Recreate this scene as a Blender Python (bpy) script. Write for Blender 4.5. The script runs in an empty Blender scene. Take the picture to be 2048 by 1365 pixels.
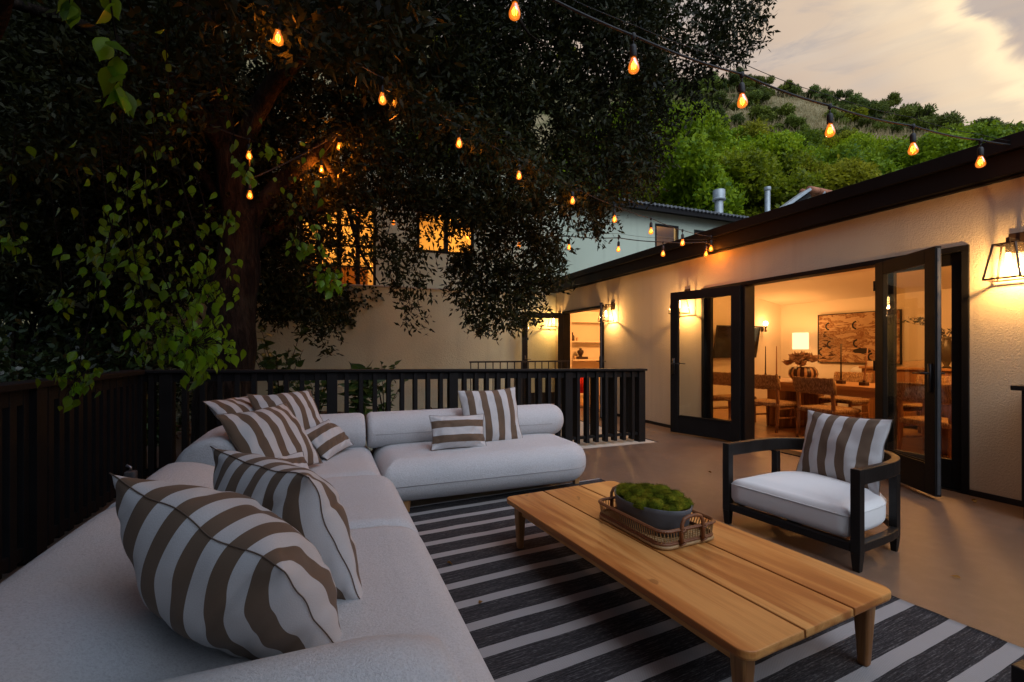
import bpy, bmesh, math, random
import numpy as np
from mathutils import Vector, Matrix, noise as mnoise
random.seed(7); RNG = np.random.default_rng(7)
S = bpy.context.scene
COL = S.collection
PI = math.pi
# ------------------------------------------------------------------ camera
# the plan is the house's own: x runs towards the house (its wall is x = 0), y runs along the wall away from the viewer
F0, CX, HY = 930.0, 1024.0, 702.0
CAM = Vector((-5.178, 2.076, 1.25))
ANG = math.radians(-21.84)
RV = Vector((math.cos(ANG), math.sin(ANG), 0)); FV = Vector((-math.sin(ANG), math.cos(ANG), 0))
cd = bpy.data.cameras.new('camera'); cam = bpy.data.objects.new('camera', cd); COL.objects.link(cam)
cam.location = CAM; cam.rotation_euler = (PI/2, 0, ANG)
cd.sensor_width = 36; cd.lens = 36*F0/2048; cd.shift_y = (HY-682.5)/2048; cd.clip_start = .05; cd.clip_end = 800
S.camera = cam
S.view_settings.view_transform = 'Standard'; S.view_settings.look = 'None'
S.view_settings.exposure = 0.0; S.view_settings.gamma = 1.0
S.render.engine = 'CYCLES'
S.cycles.use_denoising = True
S.cycles.max_bounces = 7; S.cycles.diffuse_bounces = 4; S.cycles.glossy_bounces = 3
S.cycles.transmission_bounces = 4; S.cycles.transparent_max_bounces = 16
S.cycles.sample_clamp_indirect = 4.0; S.cycles.caustics_reflective = False; S.cycles.caustics_refractive = False

def P(px, py, Y):                       # a point seen at px,py (2048 wide photo) at depth Y
    return CAM + RV*((px-CX)/F0*Y) + FV*Y + Vector((0, 0, (HY-py)/F0*Y))
def G(px, py, z=0.0): return P(px, py, (CAM.z-z)*F0/(py-HY))
def ray(px, py): return RV*((px-CX)/F0) + FV + Vector((0, 0, (HY-py)/F0))
def onx(px, py, x): r = ray(px, py); return CAM + r*((x-CAM.x)/r.x)
def ony(px, py, y): r = ray(px, py); return CAM + r*((y-CAM.y)/r.y)

# ------------------------------------------------------------------ sky and dusk light
W = bpy.data.worlds.new('World'); S.world = W; W.use_nodes = True
nt = W.node_tree; nt.nodes.clear()
def nd(t, **k):
    n = nt.nodes.new(t)
    for a, b in k.items(): setattr(n, a, b)
    return n
def lk(a, b): nt.links.new(a, b)
out = nd('ShaderNodeOutputWorld'); bg = nd('ShaderNodeBackground'); lk(bg.outputs[0], out.inputs[0])
tc = nd('ShaderNodeTexCoord'); sep = nd('ShaderNodeSeparateXYZ'); lk(tc.outputs['Generated'], sep.inputs[0])
def ramp(src, stops, interp='EASE'):
    r = nd('ShaderNodeValToRGB'); r.color_ramp.interpolation = interp
    e = r.color_ramp.elements
    while len(e) < len(stops): e.new(.5)
    for q, (p, c) in zip(e, stops): q.position = p; q.color = (*c, 1) if len(c) == 3 else c
    lk(src, r.inputs[0]); return r
def wmath(op, a, b=None, c=None):
    m = nd('ShaderNodeMath', operation=op)
    for i, x in enumerate((a, b, c)):
        if x is None: continue
        if isinstance(x, (int, float)): m.inputs[i].default_value = x
        else: lk(x, m.inputs[i])
    return m.outputs[0]
def wmix(f, a, b, mode='MIX'):
    m = nd('ShaderNodeMix', data_type='RGBA', blend_type=mode)
    if isinstance(f, (int, float)): m.inputs[0].default_value = f
    else: lk(f, m.inputs[0])
    for i, x in ((6, a), (7, b)):
        if isinstance(x, tuple): m.inputs[i].default_value = (*x, 1)
        else: lk(x, m.inputs[i])
    return m.outputs[2]
base = ramp(sep.outputs[2], [(0.0, (.50, .37, .25)), (.34, (.55, .43, .335)), (.40, (.49, .405, .36)), (.50, (.58, .48, .41)), (1.0, (.40, .38, .40))])
vw = nd('ShaderNodeVectorMath', operation='DOT_PRODUCT'); lk(tc.outputs['Generated'], vw.inputs[0]); vw.inputs[1].default_value = ray(1950, 100).normalized()
cool = ramp(sep.outputs[2], [(0.0, (.12, .15, .20)), (.5, (.16, .20, .28)), (1.0, (.15, .19, .28))])
sunside = ramp(vw.outputs['Value'], [(.35, (0, 0, 0)), (.86, (1, 1, 1))])
base_c = wmix(sunside.outputs[0], cool.outputs[0], base.outputs[0])
mp = nd('ShaderNodeMapping'); lk(tc.outputs['Generated'], mp.inputs[0]); mp.inputs['Scale'].default_value = (1.2, 1.2, 5.0)
mp.inputs['Rotation'].default_value = (.25, .12, .4)
nz = nd('ShaderNodeTexNoise'); nz.inputs['Scale'].default_value = 2.6; nz.inputs['Detail'].default_value = 9; nz.inputs['Distortion'].default_value = 1.1; nz.inputs['Roughness'].default_value = .55
lk(mp.outputs[0], nz.inputs['Vector'])
clm = ramp(nz.outputs[0], [(.40, (0, 0, 0)), (.60, (1, 1, 1))])
sky1 = wmix(wmath('MULTIPLY', wmath('MULTIPLY', clm.outputs[0], .85), sunside.outputs[0]), base_c, (.60, .45, .34))
mp2 = nd('ShaderNodeMapping'); lk(tc.outputs['Generated'], mp2.inputs[0]); mp2.inputs['Scale'].default_value = (2.2, 1.0, 7.0); mp2.inputs['Rotation'].default_value = (.5, -.25, .9)
nz2 = nd('ShaderNodeTexNoise'); nz2.inputs['Scale'].default_value = 3.4; nz2.inputs['Detail'].default_value = 10; nz2.inputs['Distortion'].default_value = .9; nz2.inputs['Roughness'].default_value = .6
lk(mp2.outputs[0], nz2.inputs['Vector'])
gr = ramp(nz2.outputs[0], [(.46, (0, 0, 0)), (.68, (1, 1, 1))])
sky1 = wmix(wmath('MULTIPLY', wmath('MULTIPLY', gr.outputs[0], .78), sunside.outputs[0]), sky1, (.36, .325, .335))
# the sunlit cloud edge in the west: a band along one great circle
A_, B_ = ray(1868, -20).normalized(), ray(2062, 205).normalized()
N_ = A_.cross(B_).normalized()
if N_.dot(ray(1700, 60)) < 0: N_ = -N_
vd = nd('ShaderNodeVectorMath', operation='DOT_PRODUCT'); lk(tc.outputs['Generated'], vd.inputs[0]); vd.inputs[1].default_value = N_
wob = wmath('MULTIPLY_ADD', nz.outputs[0], .10, -.05)
sd = wmath('ADD', vd.outputs['Value'], wob)
sd2 = wmath('MULTIPLY_ADD', sd, 1.0, .5)
band = ramp(sd2, [(.476, (0, 0, 0)), (.497, (1, 1, 1)), (.530, (.55, .55, .55)), (.62, (.18, .18, .18)), (.74, (0, 0, 0))])
half = ramp(wmath('MULTIPLY_ADD', vd.outputs['Value'], .0, 1.0), [(0, (1, 1, 1)), (1, (1, 1, 1))])
vf = nd('ShaderNodeVectorMath', operation='DOT_PRODUCT'); lk(tc.outputs['Generated'], vf.inputs[0]); vf.inputs[1].default_value = ray(1950, 100).normalized()
near = ramp(vf.outputs['Value'], [(.80, (0, 0, 0)), (.97, (1, 1, 1))])
bm_ = wmath('MULTIPLY', band.outputs[0], near.outputs[0])
beyond = ramp(sd2, [(.40, (1, 1, 1)), (.470, (1, 1, 1)), (.490, (0, 0, 0))])
sky1 = wmix(wmath('MULTIPLY', wmath('MULTIPLY', beyond.outputs[0], near.outputs[0]), .72), sky1, (.56, .45, .36))
sky2 = wmix(wmath('MULTIPLY', bm_, .95), sky1, (1.2, .92, .56))
# brighter sky lobe added behind the viewer, out of view, to light the deck
vb = nd('ShaderNodeVectorMath', operation='DOT_PRODUCT'); lk(tc.outputs['Generated'], vb.inputs[0]); vb.inputs[1].default_value = (.15, -.65, .74)
back = ramp(vb.outputs['Value'], [(.60, (0, 0, 0)), (.95, (1, 1, 1))])
sky3 = wmix(back.outputs[0], sky2, (1.15, 1.40, 1.85))
sk = nd('ShaderNodeTexSky'); sk.sky_type = 'NISHITA'; sk.sun_disc = False
SUND = Vector((-.06, -.70, .70)).normalized()   # high behind the viewer, a soft stand-in for open sky light
SUN_EL, SUN_ROT = math.asin(SUND.z), math.atan2(SUND.x, SUND.y)
sk.sun_elevation = SUN_EL; sk.sun_rotation = SUN_ROT
sky4 = wmix(.012, sky3, sk.outputs[0], 'ADD')
lk(sky4, bg.inputs[0]); bg.inputs[1].default_value = 1.0
sl = bpy.data.lights.new('sun', 'SUN'); sl.energy = 1.5; sl.angle = math.radians(55); sl.color = (.93, .96, 1.0)
so = bpy.data.objects.new('sun', sl); COL.objects.link(so)
so.rotation_euler = SUND.to_track_quat('Z', 'Y').to_euler()

# ------------------------------------------------------------------ helpers
def tag(o, label=None, cat=None, group=None, kind=None):
    for k, v in (('label', label), ('category', cat), ('group', group), ('kind', kind)):
        if v: o[k] = v
    return o
def thing(name, loc, label, cat, group=None, rz=0.0):
    o = bpy.data.objects.new(name, None); COL.objects.link(o); o.empty_display_size = .1
    o.location = loc; o.rotation_euler = (0, 0, rz)
    return tag(o, label, cat, group)
def link_mesh(name, me, m, parent=None):
    o = bpy.data.objects.new(name, me); COL.objects.link(o)
    if m is not None: me.materials.append(m)
    if parent is not None: o.parent = parent
    return o
def copy_tree(o, parent=None):
    c = o.copy(); COL.objects.link(c)
    if parent is not None: c.parent = parent
    for ch in list(o.children): copy_tree(ch, c)
    return c
class MB:
    def __init__(s): s.v = []; s.f = []; s.uv = None
    def add(s, vs, fs, M=None):
        b = len(s.v)
        for p in vs:
            p = Vector(p)
            s.v.append(tuple(M @ p) if M is not None else tuple(p))
        s.f += [tuple(i+b for i in f) for f in fs]
        return s
    def box(s, x0, x1, y0, y1, z0, z1, M=None):
        vs = [(x0,y0,z0),(x1,y0,z0),(x1,y1,z0),(x0,y1,z0),(x0,y0,z1),(x1,y0,z1),(x1,y1,z1),(x0,y1,z1)]
        return s.add(vs, [(0,3,2,1),(4,5,6,7),(0,1,5,4),(1,2,6,5),(2,3,7,6),(3,0,4,7)], M)
    def bar(s, a, b, w, h=None, up=(0,0,1), w2=None, h2=None):
        a, b = Vector(a), Vector(b); h = w if h is None else h; w2 = w if w2 is None else w2; h2 = h if h2 is None else h2
        d = (b-a).normalized(); up = Vector(up)
        if abs(d.dot(up)) > .98: up = Vector((0,1,0))
        r = d.cross(up).normalized(); u = r.cross(d)
        vs = []
        for p, ww, hh in ((a, w, h), (b, w2, h2)):
            vs += [p-r*ww/2-u*hh/2, p+r*ww/2-u*hh/2, p+r*ww/2+u*hh/2, p-r*ww/2+u*hh/2]
        return s.add(vs, [(0,1,2,3),(7,6,5,4),(0,4,5,1),(1,5,6,2),(2,6,7,3),(3,7,4,0)])
    def rings(s, rs, cap0=True, cap1=True, closed=False):
        n = len(rs[0]); b = len(s.v)
        for r in rs: s.v += [tuple(p) for p in r]
        m = len(rs)
        for i in range(m-1 if not closed else m):
            for j in range(n):
                k = (j+1) % n; i2 = (i+1) % m
                s.f.append((b+i*n+j, b+i*n+k, b+i2*n+k, b+i2*n+j))
        if cap0 and not closed: s.f.append(tuple(b+j for j in reversed(range(n))))
        if cap1 and not closed: s.f.append(tuple(b+(m-1)*n+j for j in range(n)))
        return s
    def tube(s, pts, r, n=8, cap=True, closed=False, sq=1.0):
        pts = [Vector(p) for p in pts]; m = len(pts)
        rad = [r(i/(m-1)) if callable(r) else (r[i] if isinstance(r, (list, tuple)) else r) for i in range(m)]
        rs = []; ref = None
        for i, p in enumerate(pts):
            if closed: d = pts[(i+1) % m]-pts[i-1]
            else: d = pts[min(i+1, m-1)]-pts[max(i-1, 0)]
            if d.length < 1e-9: d = Vector((0,0,1))
            d.normalize()
            if ref is None: ref = Vector((0,0,1)) if abs(d.z) < .9 else Vector((1,0,0))
            u = (ref-d*ref.dot(d))
            if u.length < 1e-4: u = d.orthogonal()
            u.normalize(); w = d.cross(u); ref = u
            rs.append([p+(u*math.cos(2*PI*j/n)*sq+w*math.sin(2*PI*j/n))*rad[i] for j in range(n)])
        return s.rings(rs, cap, cap, closed)
    def lathe(s, prof, n=20, c=(0,0,0), cap=True, M=None):
        c = Vector(c)
        rs = [[c+Vector((r*math.cos(2*PI*j/n), r*math.sin(2*PI*j/n), z)) for j in range(n)] for r, z in prof]
        if M is not None: rs = [[M @ p for p in r] for r in rs]
        return s.rings(rs, cap, cap)
    def build(s, name, m, parent=None, smooth=False, bevel=0, seg=2, auto=None, uv=None):
        me = bpy.data.meshes.new(name); me.from_pydata(s.v, [], s.f); me.update()
        if uv is not None:
            l = me.uv_layers.new(name='UVMap'); idx = np.empty(len(me.loops), dtype=np.int32); me.loops.foreach_get('vertex_index', idx)
            l.data.foreach_set('uv', np.asarray(uv, dtype=np.float32)[idx].ravel())
        if smooth: me.polygons.foreach_set('use_smooth', [True]*len(me.polygons))
        o = link_mesh(name, me, m, parent)
        if bevel:
            b = o.modifiers.new('bevel', 'BEVEL'); b.width = bevel; b.segments = seg; b.limit_method = 'ANGLE'; b.angle_limit = math.radians(40)
        return o
def rrect(hx, hy, r, n=6, rr=None):
    rr = rr or (r, r, r, r); pts = []
    for q, (sx, sy) in enumerate(((1,1),(-1,1),(-1,-1),(1,-1))):
        rq = max(min(rr[q], hx, hy), 1e-4)
        for i in range(n+1):
            a = PI/2*q + PI/2*i/n
            pts.append((sx*(hx-rq)+rq*math.cos(a), sy*(hy-rq)+rq*math.sin(a)))
    return pts
def cushion(mb, cx, cy, hx, hy, z0, z1, r, rr, crown=.015, n=10, rt=None):
    """a stuffed block: rounded plan, sides rolled over with radius r, the top slightly crowned"""
    rs = []; rt = rt or r
    def ring(d, z): return [Vector((cx+x, cy+y, z)) for x, y in rrect(hx-d, hy-d, 0, 8, tuple(max(q-d, .012) for q in rr))]
    for f in (.75, .4, .15): rs.append(ring(r + (min(hx,hy)-r)*f, z0))
    for i in range(n+1):
        a = PI/2*i/n; rs.append(ring(r*(1-math.sin(a)), z0+r*(1-math.cos(a))))
    for i in range(n+1):
        a = PI/2*i/n; rs.append(ring(rt*(1-math.cos(a)), z1-rt*(1-math.sin(a))))
    for f in (.1, .25, .45, .65, .85, .97):
        rs.append(ring(rt+(min(hx,hy)-rt)*f, z1+crown*math.sin(f*PI/2)))
    return mb.rings(rs)
def noise3(p, s=1.0): return mnoise.noise(Vector(p)*s)

# ------------------------------------------------------------------ materials
class NB:
    def __init__(s, name):
        s.m = bpy.data.materials.new(name); s.m.use_nodes = True; s.t = s.m.node_tree
        s.b = s.t.nodes['Principled BSDF']; s.out = s.t.nodes['Material Output']
    def n(s, t, **k):
        q = s.t.nodes.new(t)
        for a, b in k.items(): setattr(q, a, b)
        return q
    def l(s, a, b): s.t.links.new(a, b)
    def set(s, sock, v):
        if isinstance(v, bpy.types.NodeSocket): s.l(v, sock)
        elif isinstance(v, tuple) and len(v) == 3 and sock.type == 'RGBA': sock.default_value = (*v, 1)
        else: sock.default_value = v
    def coord(s, kind='Object', scale=(1,1,1), rot=(0,0,0), loc=(0,0,0)):
        c = s.n('ShaderNodeTexCoord'); m = s.n('ShaderNodeMapping'); s.l(c.outputs[kind], m.inputs[0])
        m.inputs['Scale'].default_value = scale; m.inputs['Rotation'].default_value = rot; m.inputs['Location'].default_value = loc
        return m.outputs[0]
    def noise(s, vec, scale, detail=4, dist=0, rough=.5):
        q = s.n('ShaderNodeTexNoise'); s.l(vec, q.inputs['Vector']); q.inputs['Scale'].default_value = scale
        q.inputs['Detail'].default_value = detail; q.inputs['Distortion'].default_value = dist; q.inputs['Roughness'].default_value = rough
        return q.outputs[0]
    def math(s, op, a, b=None, c=None):
        q = s.n('ShaderNodeMath', operation=op)
        for i, x in enumerate((a, b, c)):
            if x is not None: s.set(q.inputs[i], x)
        return q.outputs[0]
    def mix(s, f, a, b, mode='MIX'):
        q = s.n('ShaderNodeMix', data_type='RGBA', blend_type=mode); s.set(q.inputs[0], f); s.set(q.inputs[6], a); s.set(q.inputs[7], b)
        return q.outputs[2]
    def ramp(s, src, stops, interp='LINEAR'):
        r = s.n('ShaderNodeValToRGB'); e = r.color_ramp.elements; r.color_ramp.interpolation = interp
        while len(e) < len(stops): e.new(.5)
        for q, (p, c) in zip(e, stops): q.position = p; q.color = (*c, 1) if isinstance(c, tuple) else (c, c, c, 1)
        s.l(src, r.inputs[0]); return r.outputs[0]
    def bump(s, h, strength, dist=.01):
        q = s.n('ShaderNodeBump'); s.l(h, q.inputs['Height']); q.inputs['Strength'].default_value = strength; q.inputs['Distance'].default_value = dist
        s.l(q.outputs[0], s.b.inputs['Normal']); return q
    def fin(s, col=None, rough=.6, spec=.4, metal=0.0, sheen=0.0):
        if col is not None: s.set(s.b.inputs['Base Color'], col)
        s.set(s.b.inputs['Roughness'], rough); s.set(s.b.inputs['Specular IOR Level'], spec); s.set(s.b.inputs['Metallic'], metal)
        if sheen: s.b.inputs['Sheen Weight'].default_value = sheen
        return s.m
def sc(c, k): return tuple(min(x*k, 1) for x in c)
def pmat(name, col, rough=.6, var=.12, vs=4, bump=0, bs=80, bd=.01, spec=.4, metal=0, rv=.1, sheen=0, detail=5):
    q = NB(name); v = q.coord()
    n1 = q.noise(v, vs, detail)
    c = q.mix(n1, sc(col, 1-2*var), sc(col, 1+2*var))
    if bump: q.bump(q.noise(v, bs, 3), bump, bd)
    r = q.math('MULTIPLY_ADD', n1, rv*2, rough-rv)
    return q.fin(c, r, spec, metal, sheen)
def emat(name, col, strength):
    q = NB(name); q.b.inputs['Base Color'].default_value = (0, 0, 0, 1)
    q.b.inputs['Emission Color'].default_value = (*col, 1); q.b.inputs['Emission Strength'].default_value = strength
    return q.m
def glassmat(name, tint=(.96, .95, .90), refl=1.0):
    q = NB(name); t = q.n('ShaderNodeBsdfTransparent'); t.inputs[0].default_value = (*tint, 1)
    g = q.n('ShaderNodeBsdfGlossy'); g.inputs['Roughness'].default_value = .005; g.inputs[0].default_value = (1, 1, 1, 1)
    fr = q.n('ShaderNodeFresnel'); fr.inputs[0].default_value = 1.5
    gm = q.n('ShaderNodeNewGeometry')
    mx = q.n('ShaderNodeMixShader'); q.l(q.math('MULTIPLY', q.math('MULTIPLY', fr.outputs[0], refl), q.math('SUBTRACT', 1.0, gm.outputs['Backfacing'])), mx.inputs[0]); q.l(t.outputs[0], mx.inputs[1]); q.l(g.outputs[0], mx.inputs[2])
    q.l(mx.outputs[0], q.out.inputs[0]); return q.m
def leafmat(name, c1, c2, trans=.25, rough=.45, spec=.35, vscale=.6, each=False):
    q = NB(name); g = q.n('ShaderNodeNewGeometry'); v = q.coord()
    a = q.math('MULTIPLY_ADD', q.noise(v, vscale, 2), .8, q.math('MULTIPLY', g.outputs['Random Per Island'], .55))
    c = q.ramp(q.math('SUBTRACT', a, .17), [(.1, c1), (.95, c2)])
    if each:    # every plant of the kind has its own tone
        oi = q.n('ShaderNodeObjectInfo'); hs = q.n('ShaderNodeHueSaturation'); q.l(c, hs.inputs['Color'])
        q.l(q.math('MULTIPLY_ADD', oi.outputs['Random'], .045, .470), hs.inputs['Hue']); q.l(q.math('MULTIPLY_ADD', oi.outputs['Random'], -.18, 1.28), hs.inputs['Saturation'])
        q.l(q.math('MULTIPLY_ADD', q.math('FRACT', q.math('MULTIPLY', oi.outputs['Random'], 7.3)), .85, .50), hs.inputs['Value']); c = hs.outputs[0]
    q.fin(c, rough, spec)
    if trans:
        t = q.n('ShaderNodeBsdfTranslucent'); q.l(q.mix(.5, c, sc(c2, 1.4)), t.inputs[0])
        mx = q.n('ShaderNodeMixShader'); mx.inputs[0].default_value = trans
        q.l(q.b.outputs[0], mx.inputs[1]); q.l(t.outputs[0], mx.inputs[2]); q.l(mx.outputs[0], q.out.inputs[0])
    return q.m
M = {}
def stucco(name, col, sc_=34, b=.55, var=.06, stain=True):
    q = NB(name); v = q.coord()
    big = q.noise(v, .9, 5); fine = q.noise(v, sc_, 4, .3, .6); ro = q.noise(v, sc_*2.6, 3)
    c = q.mix(big, sc(col, 1-var*2), sc(col, 1+var))
    if stain:
        st = q.noise(q.coord(scale=(3, 3, .25)), 1.6, 5)
        c = q.mix(q.ramp(st, [(.5, 0.0), (.8, .45)]), c, sc(col, .72))
    q.bump(q.math('ADD', fine, q.math('MULTIPLY', ro, .45)), b, .02)
    return q.fin(c, .9, .15)
M['stucco'] = stucco('stucco', (.66, .57, .42), 62, .42)
M['stucco_old'] = stucco('old_stucco', (.68, .71, .52), 40, .6, .14)
M['stucco_mint'] = stucco('pale_stucco', (.46, .52, .41), 50, .25, .05)
M['inner_wall'] = pmat('inner_wall', (.74, .66, .55), .85, .02, 1.5, .06, 60)
M['black_metal'] = pmat('black_metal', (.012, .011, .011), .38, .2, 8, .04, 60, spec=.4)
M['black_paint'] = pmat('black_paint', (.0085, .008, .008), .6, .25, 5, .10, 40, spec=.18)
M['black_wood'] = pmat('black_wood', (.010, .008, .007), .45, .3, 9, .15, 70, spec=.3)
M['fascia'] = pmat('fascia_paint', (.0075, .0065, .0065), .6, .3, 2.5, .12, 20, spec=.16)
M['steel'] = pmat('steel', (.35, .36, .38), .35, .1, 12, metal=1.0)
M['bronze'] = pmat('bronze', (.05, .03, .02), .4, .2, 10, metal=.6)
M['zinc'] = pmat('zinc', (.32, .36, .38), .5, .25, 7, .1, 30, metal=.35)
M['glass'] = glassmat('window_glass')
def lampglass():
    q = NB('lamp_glass'); t = q.n('ShaderNodeBsdfTransparent'); d = q.n('ShaderNodeBsdfTranslucent'); d.inputs[0].default_value = (.9, .8, .6, 1)
    g = q.n('ShaderNodeBsdfGlossy'); g.inputs['Roughness'].default_value = .08
    a = q.n('ShaderNodeMixShader'); a.inputs[0].default_value = .035; q.l(t.outputs[0], a.inputs[1]); q.l(d.outputs[0], a.inputs[2])
    b = q.n('ShaderNodeMixShader'); b.inputs[0].default_value = .05; q.l(a.outputs[0], b.inputs[1]); q.l(g.outputs[0], b.inputs[2])
    q.l(b.outputs[0], q.out.inputs[0]); return q.m
M['lamp_glass'] = lampglass()
# ------------------------------------------------------------------ more materials for the place
def deckmat():
    q = NB('deck_coating'); v = q.coord()
    n1 = q.noise(v, 1.3, 8, .9, .62); n2 = q.noise(v, 11, 4)
    c = q.mix(n1, (.085, .053, .036), (.195, .124, .084)); c = q.mix(q.ramp(n2, [(.45, 0.0), (.75, .35)]), c, (.22, .15, .105))
    tr = q.noise(q.coord(scale=(30, 9, 9)), 9, 3)
    q.bump(q.math('ADD', tr, q.math('MULTIPLY', q.noise(v, 160, 2), .6)), .28, .008)
    return q.fin(c, q.math('MULTIPLY_ADD', n1, .22, .24), .5)
M['deck'] = deckmat()
M['soil'] = pmat('soil', (.055, .038, .025), .95, .4, 8, .9, 40, .03)
M['concrete'] = pmat('pale_concrete', (.44, .40, .33), .85, .12, 3, .2, 60)
def woodmat(name, c1, c2, c3, axis='Y', scale=1.0, rough=.42, island=True, knots=False):
    q = NB(name); g = q.n('ShaderNodeNewGeometry')
    s_ = {'X': (.9, 13, 13), 'Y': (13, .9, 13), 'Z': (13, 13, .9)}[axis]
    c_ = q.n('ShaderNodeTexCoord'); add = q.n('ShaderNodeVectorMath', operation='ADD'); q.l(c_.outputs['Object'], add.inputs[0])
    if island:
        cb = q.n('ShaderNodeCombineXYZ'); r = q.math('MULTIPLY', g.outputs['Random Per Island'], 37.0)
        for i in range(3): q.l(r, cb.inputs[i])
        q.l(cb.outputs[0], add.inputs[1])
    mp_ = q.n('ShaderNodeMapping'); q.l(add.outputs[0], mp_.inputs[0]); mp_.inputs['Scale'].default_value = tuple(x*scale for x in s_)
    v = mp_.outputs[0]
    a = q.noise(v, .75, 5, 1.6, .55); b = q.noise(v, 4.5, 3, .3, .6)
    m2 = q.n('ShaderNodeMapping'); q.l(add.outputs[0], m2.inputs[0]); m2.inputs['Scale'].default_value = tuple((x*6 if x > 5 else x*1.2)*scale for x in s_)
    f = q.noise(m2.outputs[0], 3.0, 2)
    c = q.ramp(a, [(.39, c1), (.47, c2), (.56, c3)])
    c = q.mix(q.ramp(b, [(.46, 0.0), (.66, .22)]), c, sc(c1, .7))
    c = q.mix(q.ramp(f, [(.5, 0.0), (.72, .16)]), c, sc(c1, .5))
    kn = q.noise(q.coord(scale=(14, 7, 14)), 1.0, 1); c = q.mix(q.ramp(kn, [(.755, 0.0), (.79, .55)]), c, sc(c1, .25))
    if island: c = q.mix(q.math('MULTIPLY', g.outputs['Random Per Island'], .35), c, sc(c1, 1.15))
    q.bump(f, .08, .003)
    return q.fin(c, q.math('MULTIPLY_ADD', a, .15, rough-.07), .4)
M['teak'] = woodmat('teak', (.33, .110, .024), (.46, .185, .045), (.60, .29, .085), 'Y', .62)
M['teak_leg'] = woodmat('teak_leg', (.19, .08, .026), (.29, .135, .045), (.38, .20, .075), 'Z', .9)
M['oak_floor'] = woodmat('oak_floor', (.30, .165, .07), (.40, .23, .105), (.48, .30, .15), 'Y', .5, .32)
M['walnut'] = woodmat('walnut', (.20, .09, .035), (.28, .13, .055), (.34, .17, .07), 'Z', .8, .4)
M['walnut_y'] = woodmat('walnut_top', (.34, .17, .07), (.42, .23, .10), (.48, .28, .13), 'Y', .8, .35)

def wall_holes(mb, plane, c0, c1, a0, a1, z0, z1, holes):
    """a wall slab between c0 and c1 with rectangular openings: along y if plane == 'x', along x if plane == 'y'"""
    def bx(p0, p1, q0, q1):
        if p1-p0 < 1e-5 or q1-q0 < 1e-5: return
        if plane == 'x': mb.box(c0, c1, p0, p1, q0, q1)
        else: mb.box(p0, p1, c0, c1, q0, q1)
    hs = sorted(holes); cur = a0
    for h0, h1, b0, b1 in hs:
        bx(cur, h0, z0, z1); bx(h0, h1, z0, b0); bx(h0, h1, b1, z1); cur = h1
    bx(cur, a1, z0, z1)

# ------------------------------------------------------------------ deck and garden ground
mb = MB(); mb.box(-6.95, -2.31, -3, 7.52, -.18, 0); mb.box(-2.31, -.93, -3, 7.24, -.18, 0); mb.box(-.93, .02, -3, 12.1, -.18, 0)
tag(mb.build('deck_floor', M['deck']), kind='structure')
mb = MB(); mb.box(-2.305, -.935, 7.245, 12.1, -.3, -.012)
tag(mb.build('stair_landing', M['concrete']), kind='structure')
def ground_z(x, y):
    z = -.25
    if y > 7.6 and x < -2.4: z = -.02 + .09*max(0, min(3, -4.5-x))
    if x < -7.0: z = -.1 + .22*max(0, -7.4-x)
    return z
gx = np.concatenate([np.linspace(-60, -16, 12), np.linspace(-15, -2, 40), np.linspace(-1, 90, 14)])
gy = np.concatenate([np.linspace(-40, 0, 8), np.linspace(1, 16, 40), np.linspace(18, 40, 8)])
mb = MB()
for y in gy:
    for x in gx:
        inside = -7.2 < x < 12 and -4 < y < 7.7 or -2.5 < x < 12 and y < 14
        mb.v.append((x, y, -.5 if inside else ground_z(x, y)+.06*noise3((x, y, 0), .9)))
n = len(gx)
for j in range(len(gy)-1):
    for i in range(n-1): mb.f.append((j*n+i, j*n+i+1, (j+1)*n+i+1, (j+1)*n+i))
tag(mb.build('garden_ground', M['soil'], smooth=True), kind='structure')
# planter kerb that holds the bed behind the rail
mb = MB(); mb.box(-9.5, -2.42, 8.3, 8.48, -.6, .07)
tag(mb.build('planter_wall', M['stucco_old'], bevel=.012), 'low plastered planter kerb behind the rear deck railing', 'planter wall')

# ------------------------------------------------------------------ the single storey house on the wall line x = 0
house = thing('house', (0, 0, 0), 'single storey cream stucco house with black fascia and open glass doors', 'house')
MY0, MY1, FY0, FY1 = 4.34, 7.42, 10.03, 11.80
mb = MB(); wall_holes(mb, 'x', 0, .2, -2, 12.12, -.02, 2.68, [(MY0, MY1, -.02, 2.17), (FY0, FY1, -.02, 2.17)])
mb.build('wall', M['stucco'], house)
for a, b in ((-2, MY0), (MY1, FY0), (FY1, 12.1)):
    mb = MB(); mb.box(-.012, -.001, a, b, 0, .05); mb.build('base_flashing', M['black_metal'], house)
mb = MB(); mb.box(-.10, .25, -2.5, 12.3, 2.665, 2.84); mb.box(-.14, .25, -2.5, 12.34, 2.845, 2.965); mb.box(-.045, .01, -2.5, 12.1, 2.645, 2.662)
mb.build('fascia', M['fascia'], house, bevel=.004)
mb = MB(); mb.box(.26, 6.2, -2.5, 12.3, 2.76, 2.93)
mb.build('roof', pmat('flat_roof', (.10, .09, .085), .9, .2, 4, .3, 30), house)
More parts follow.
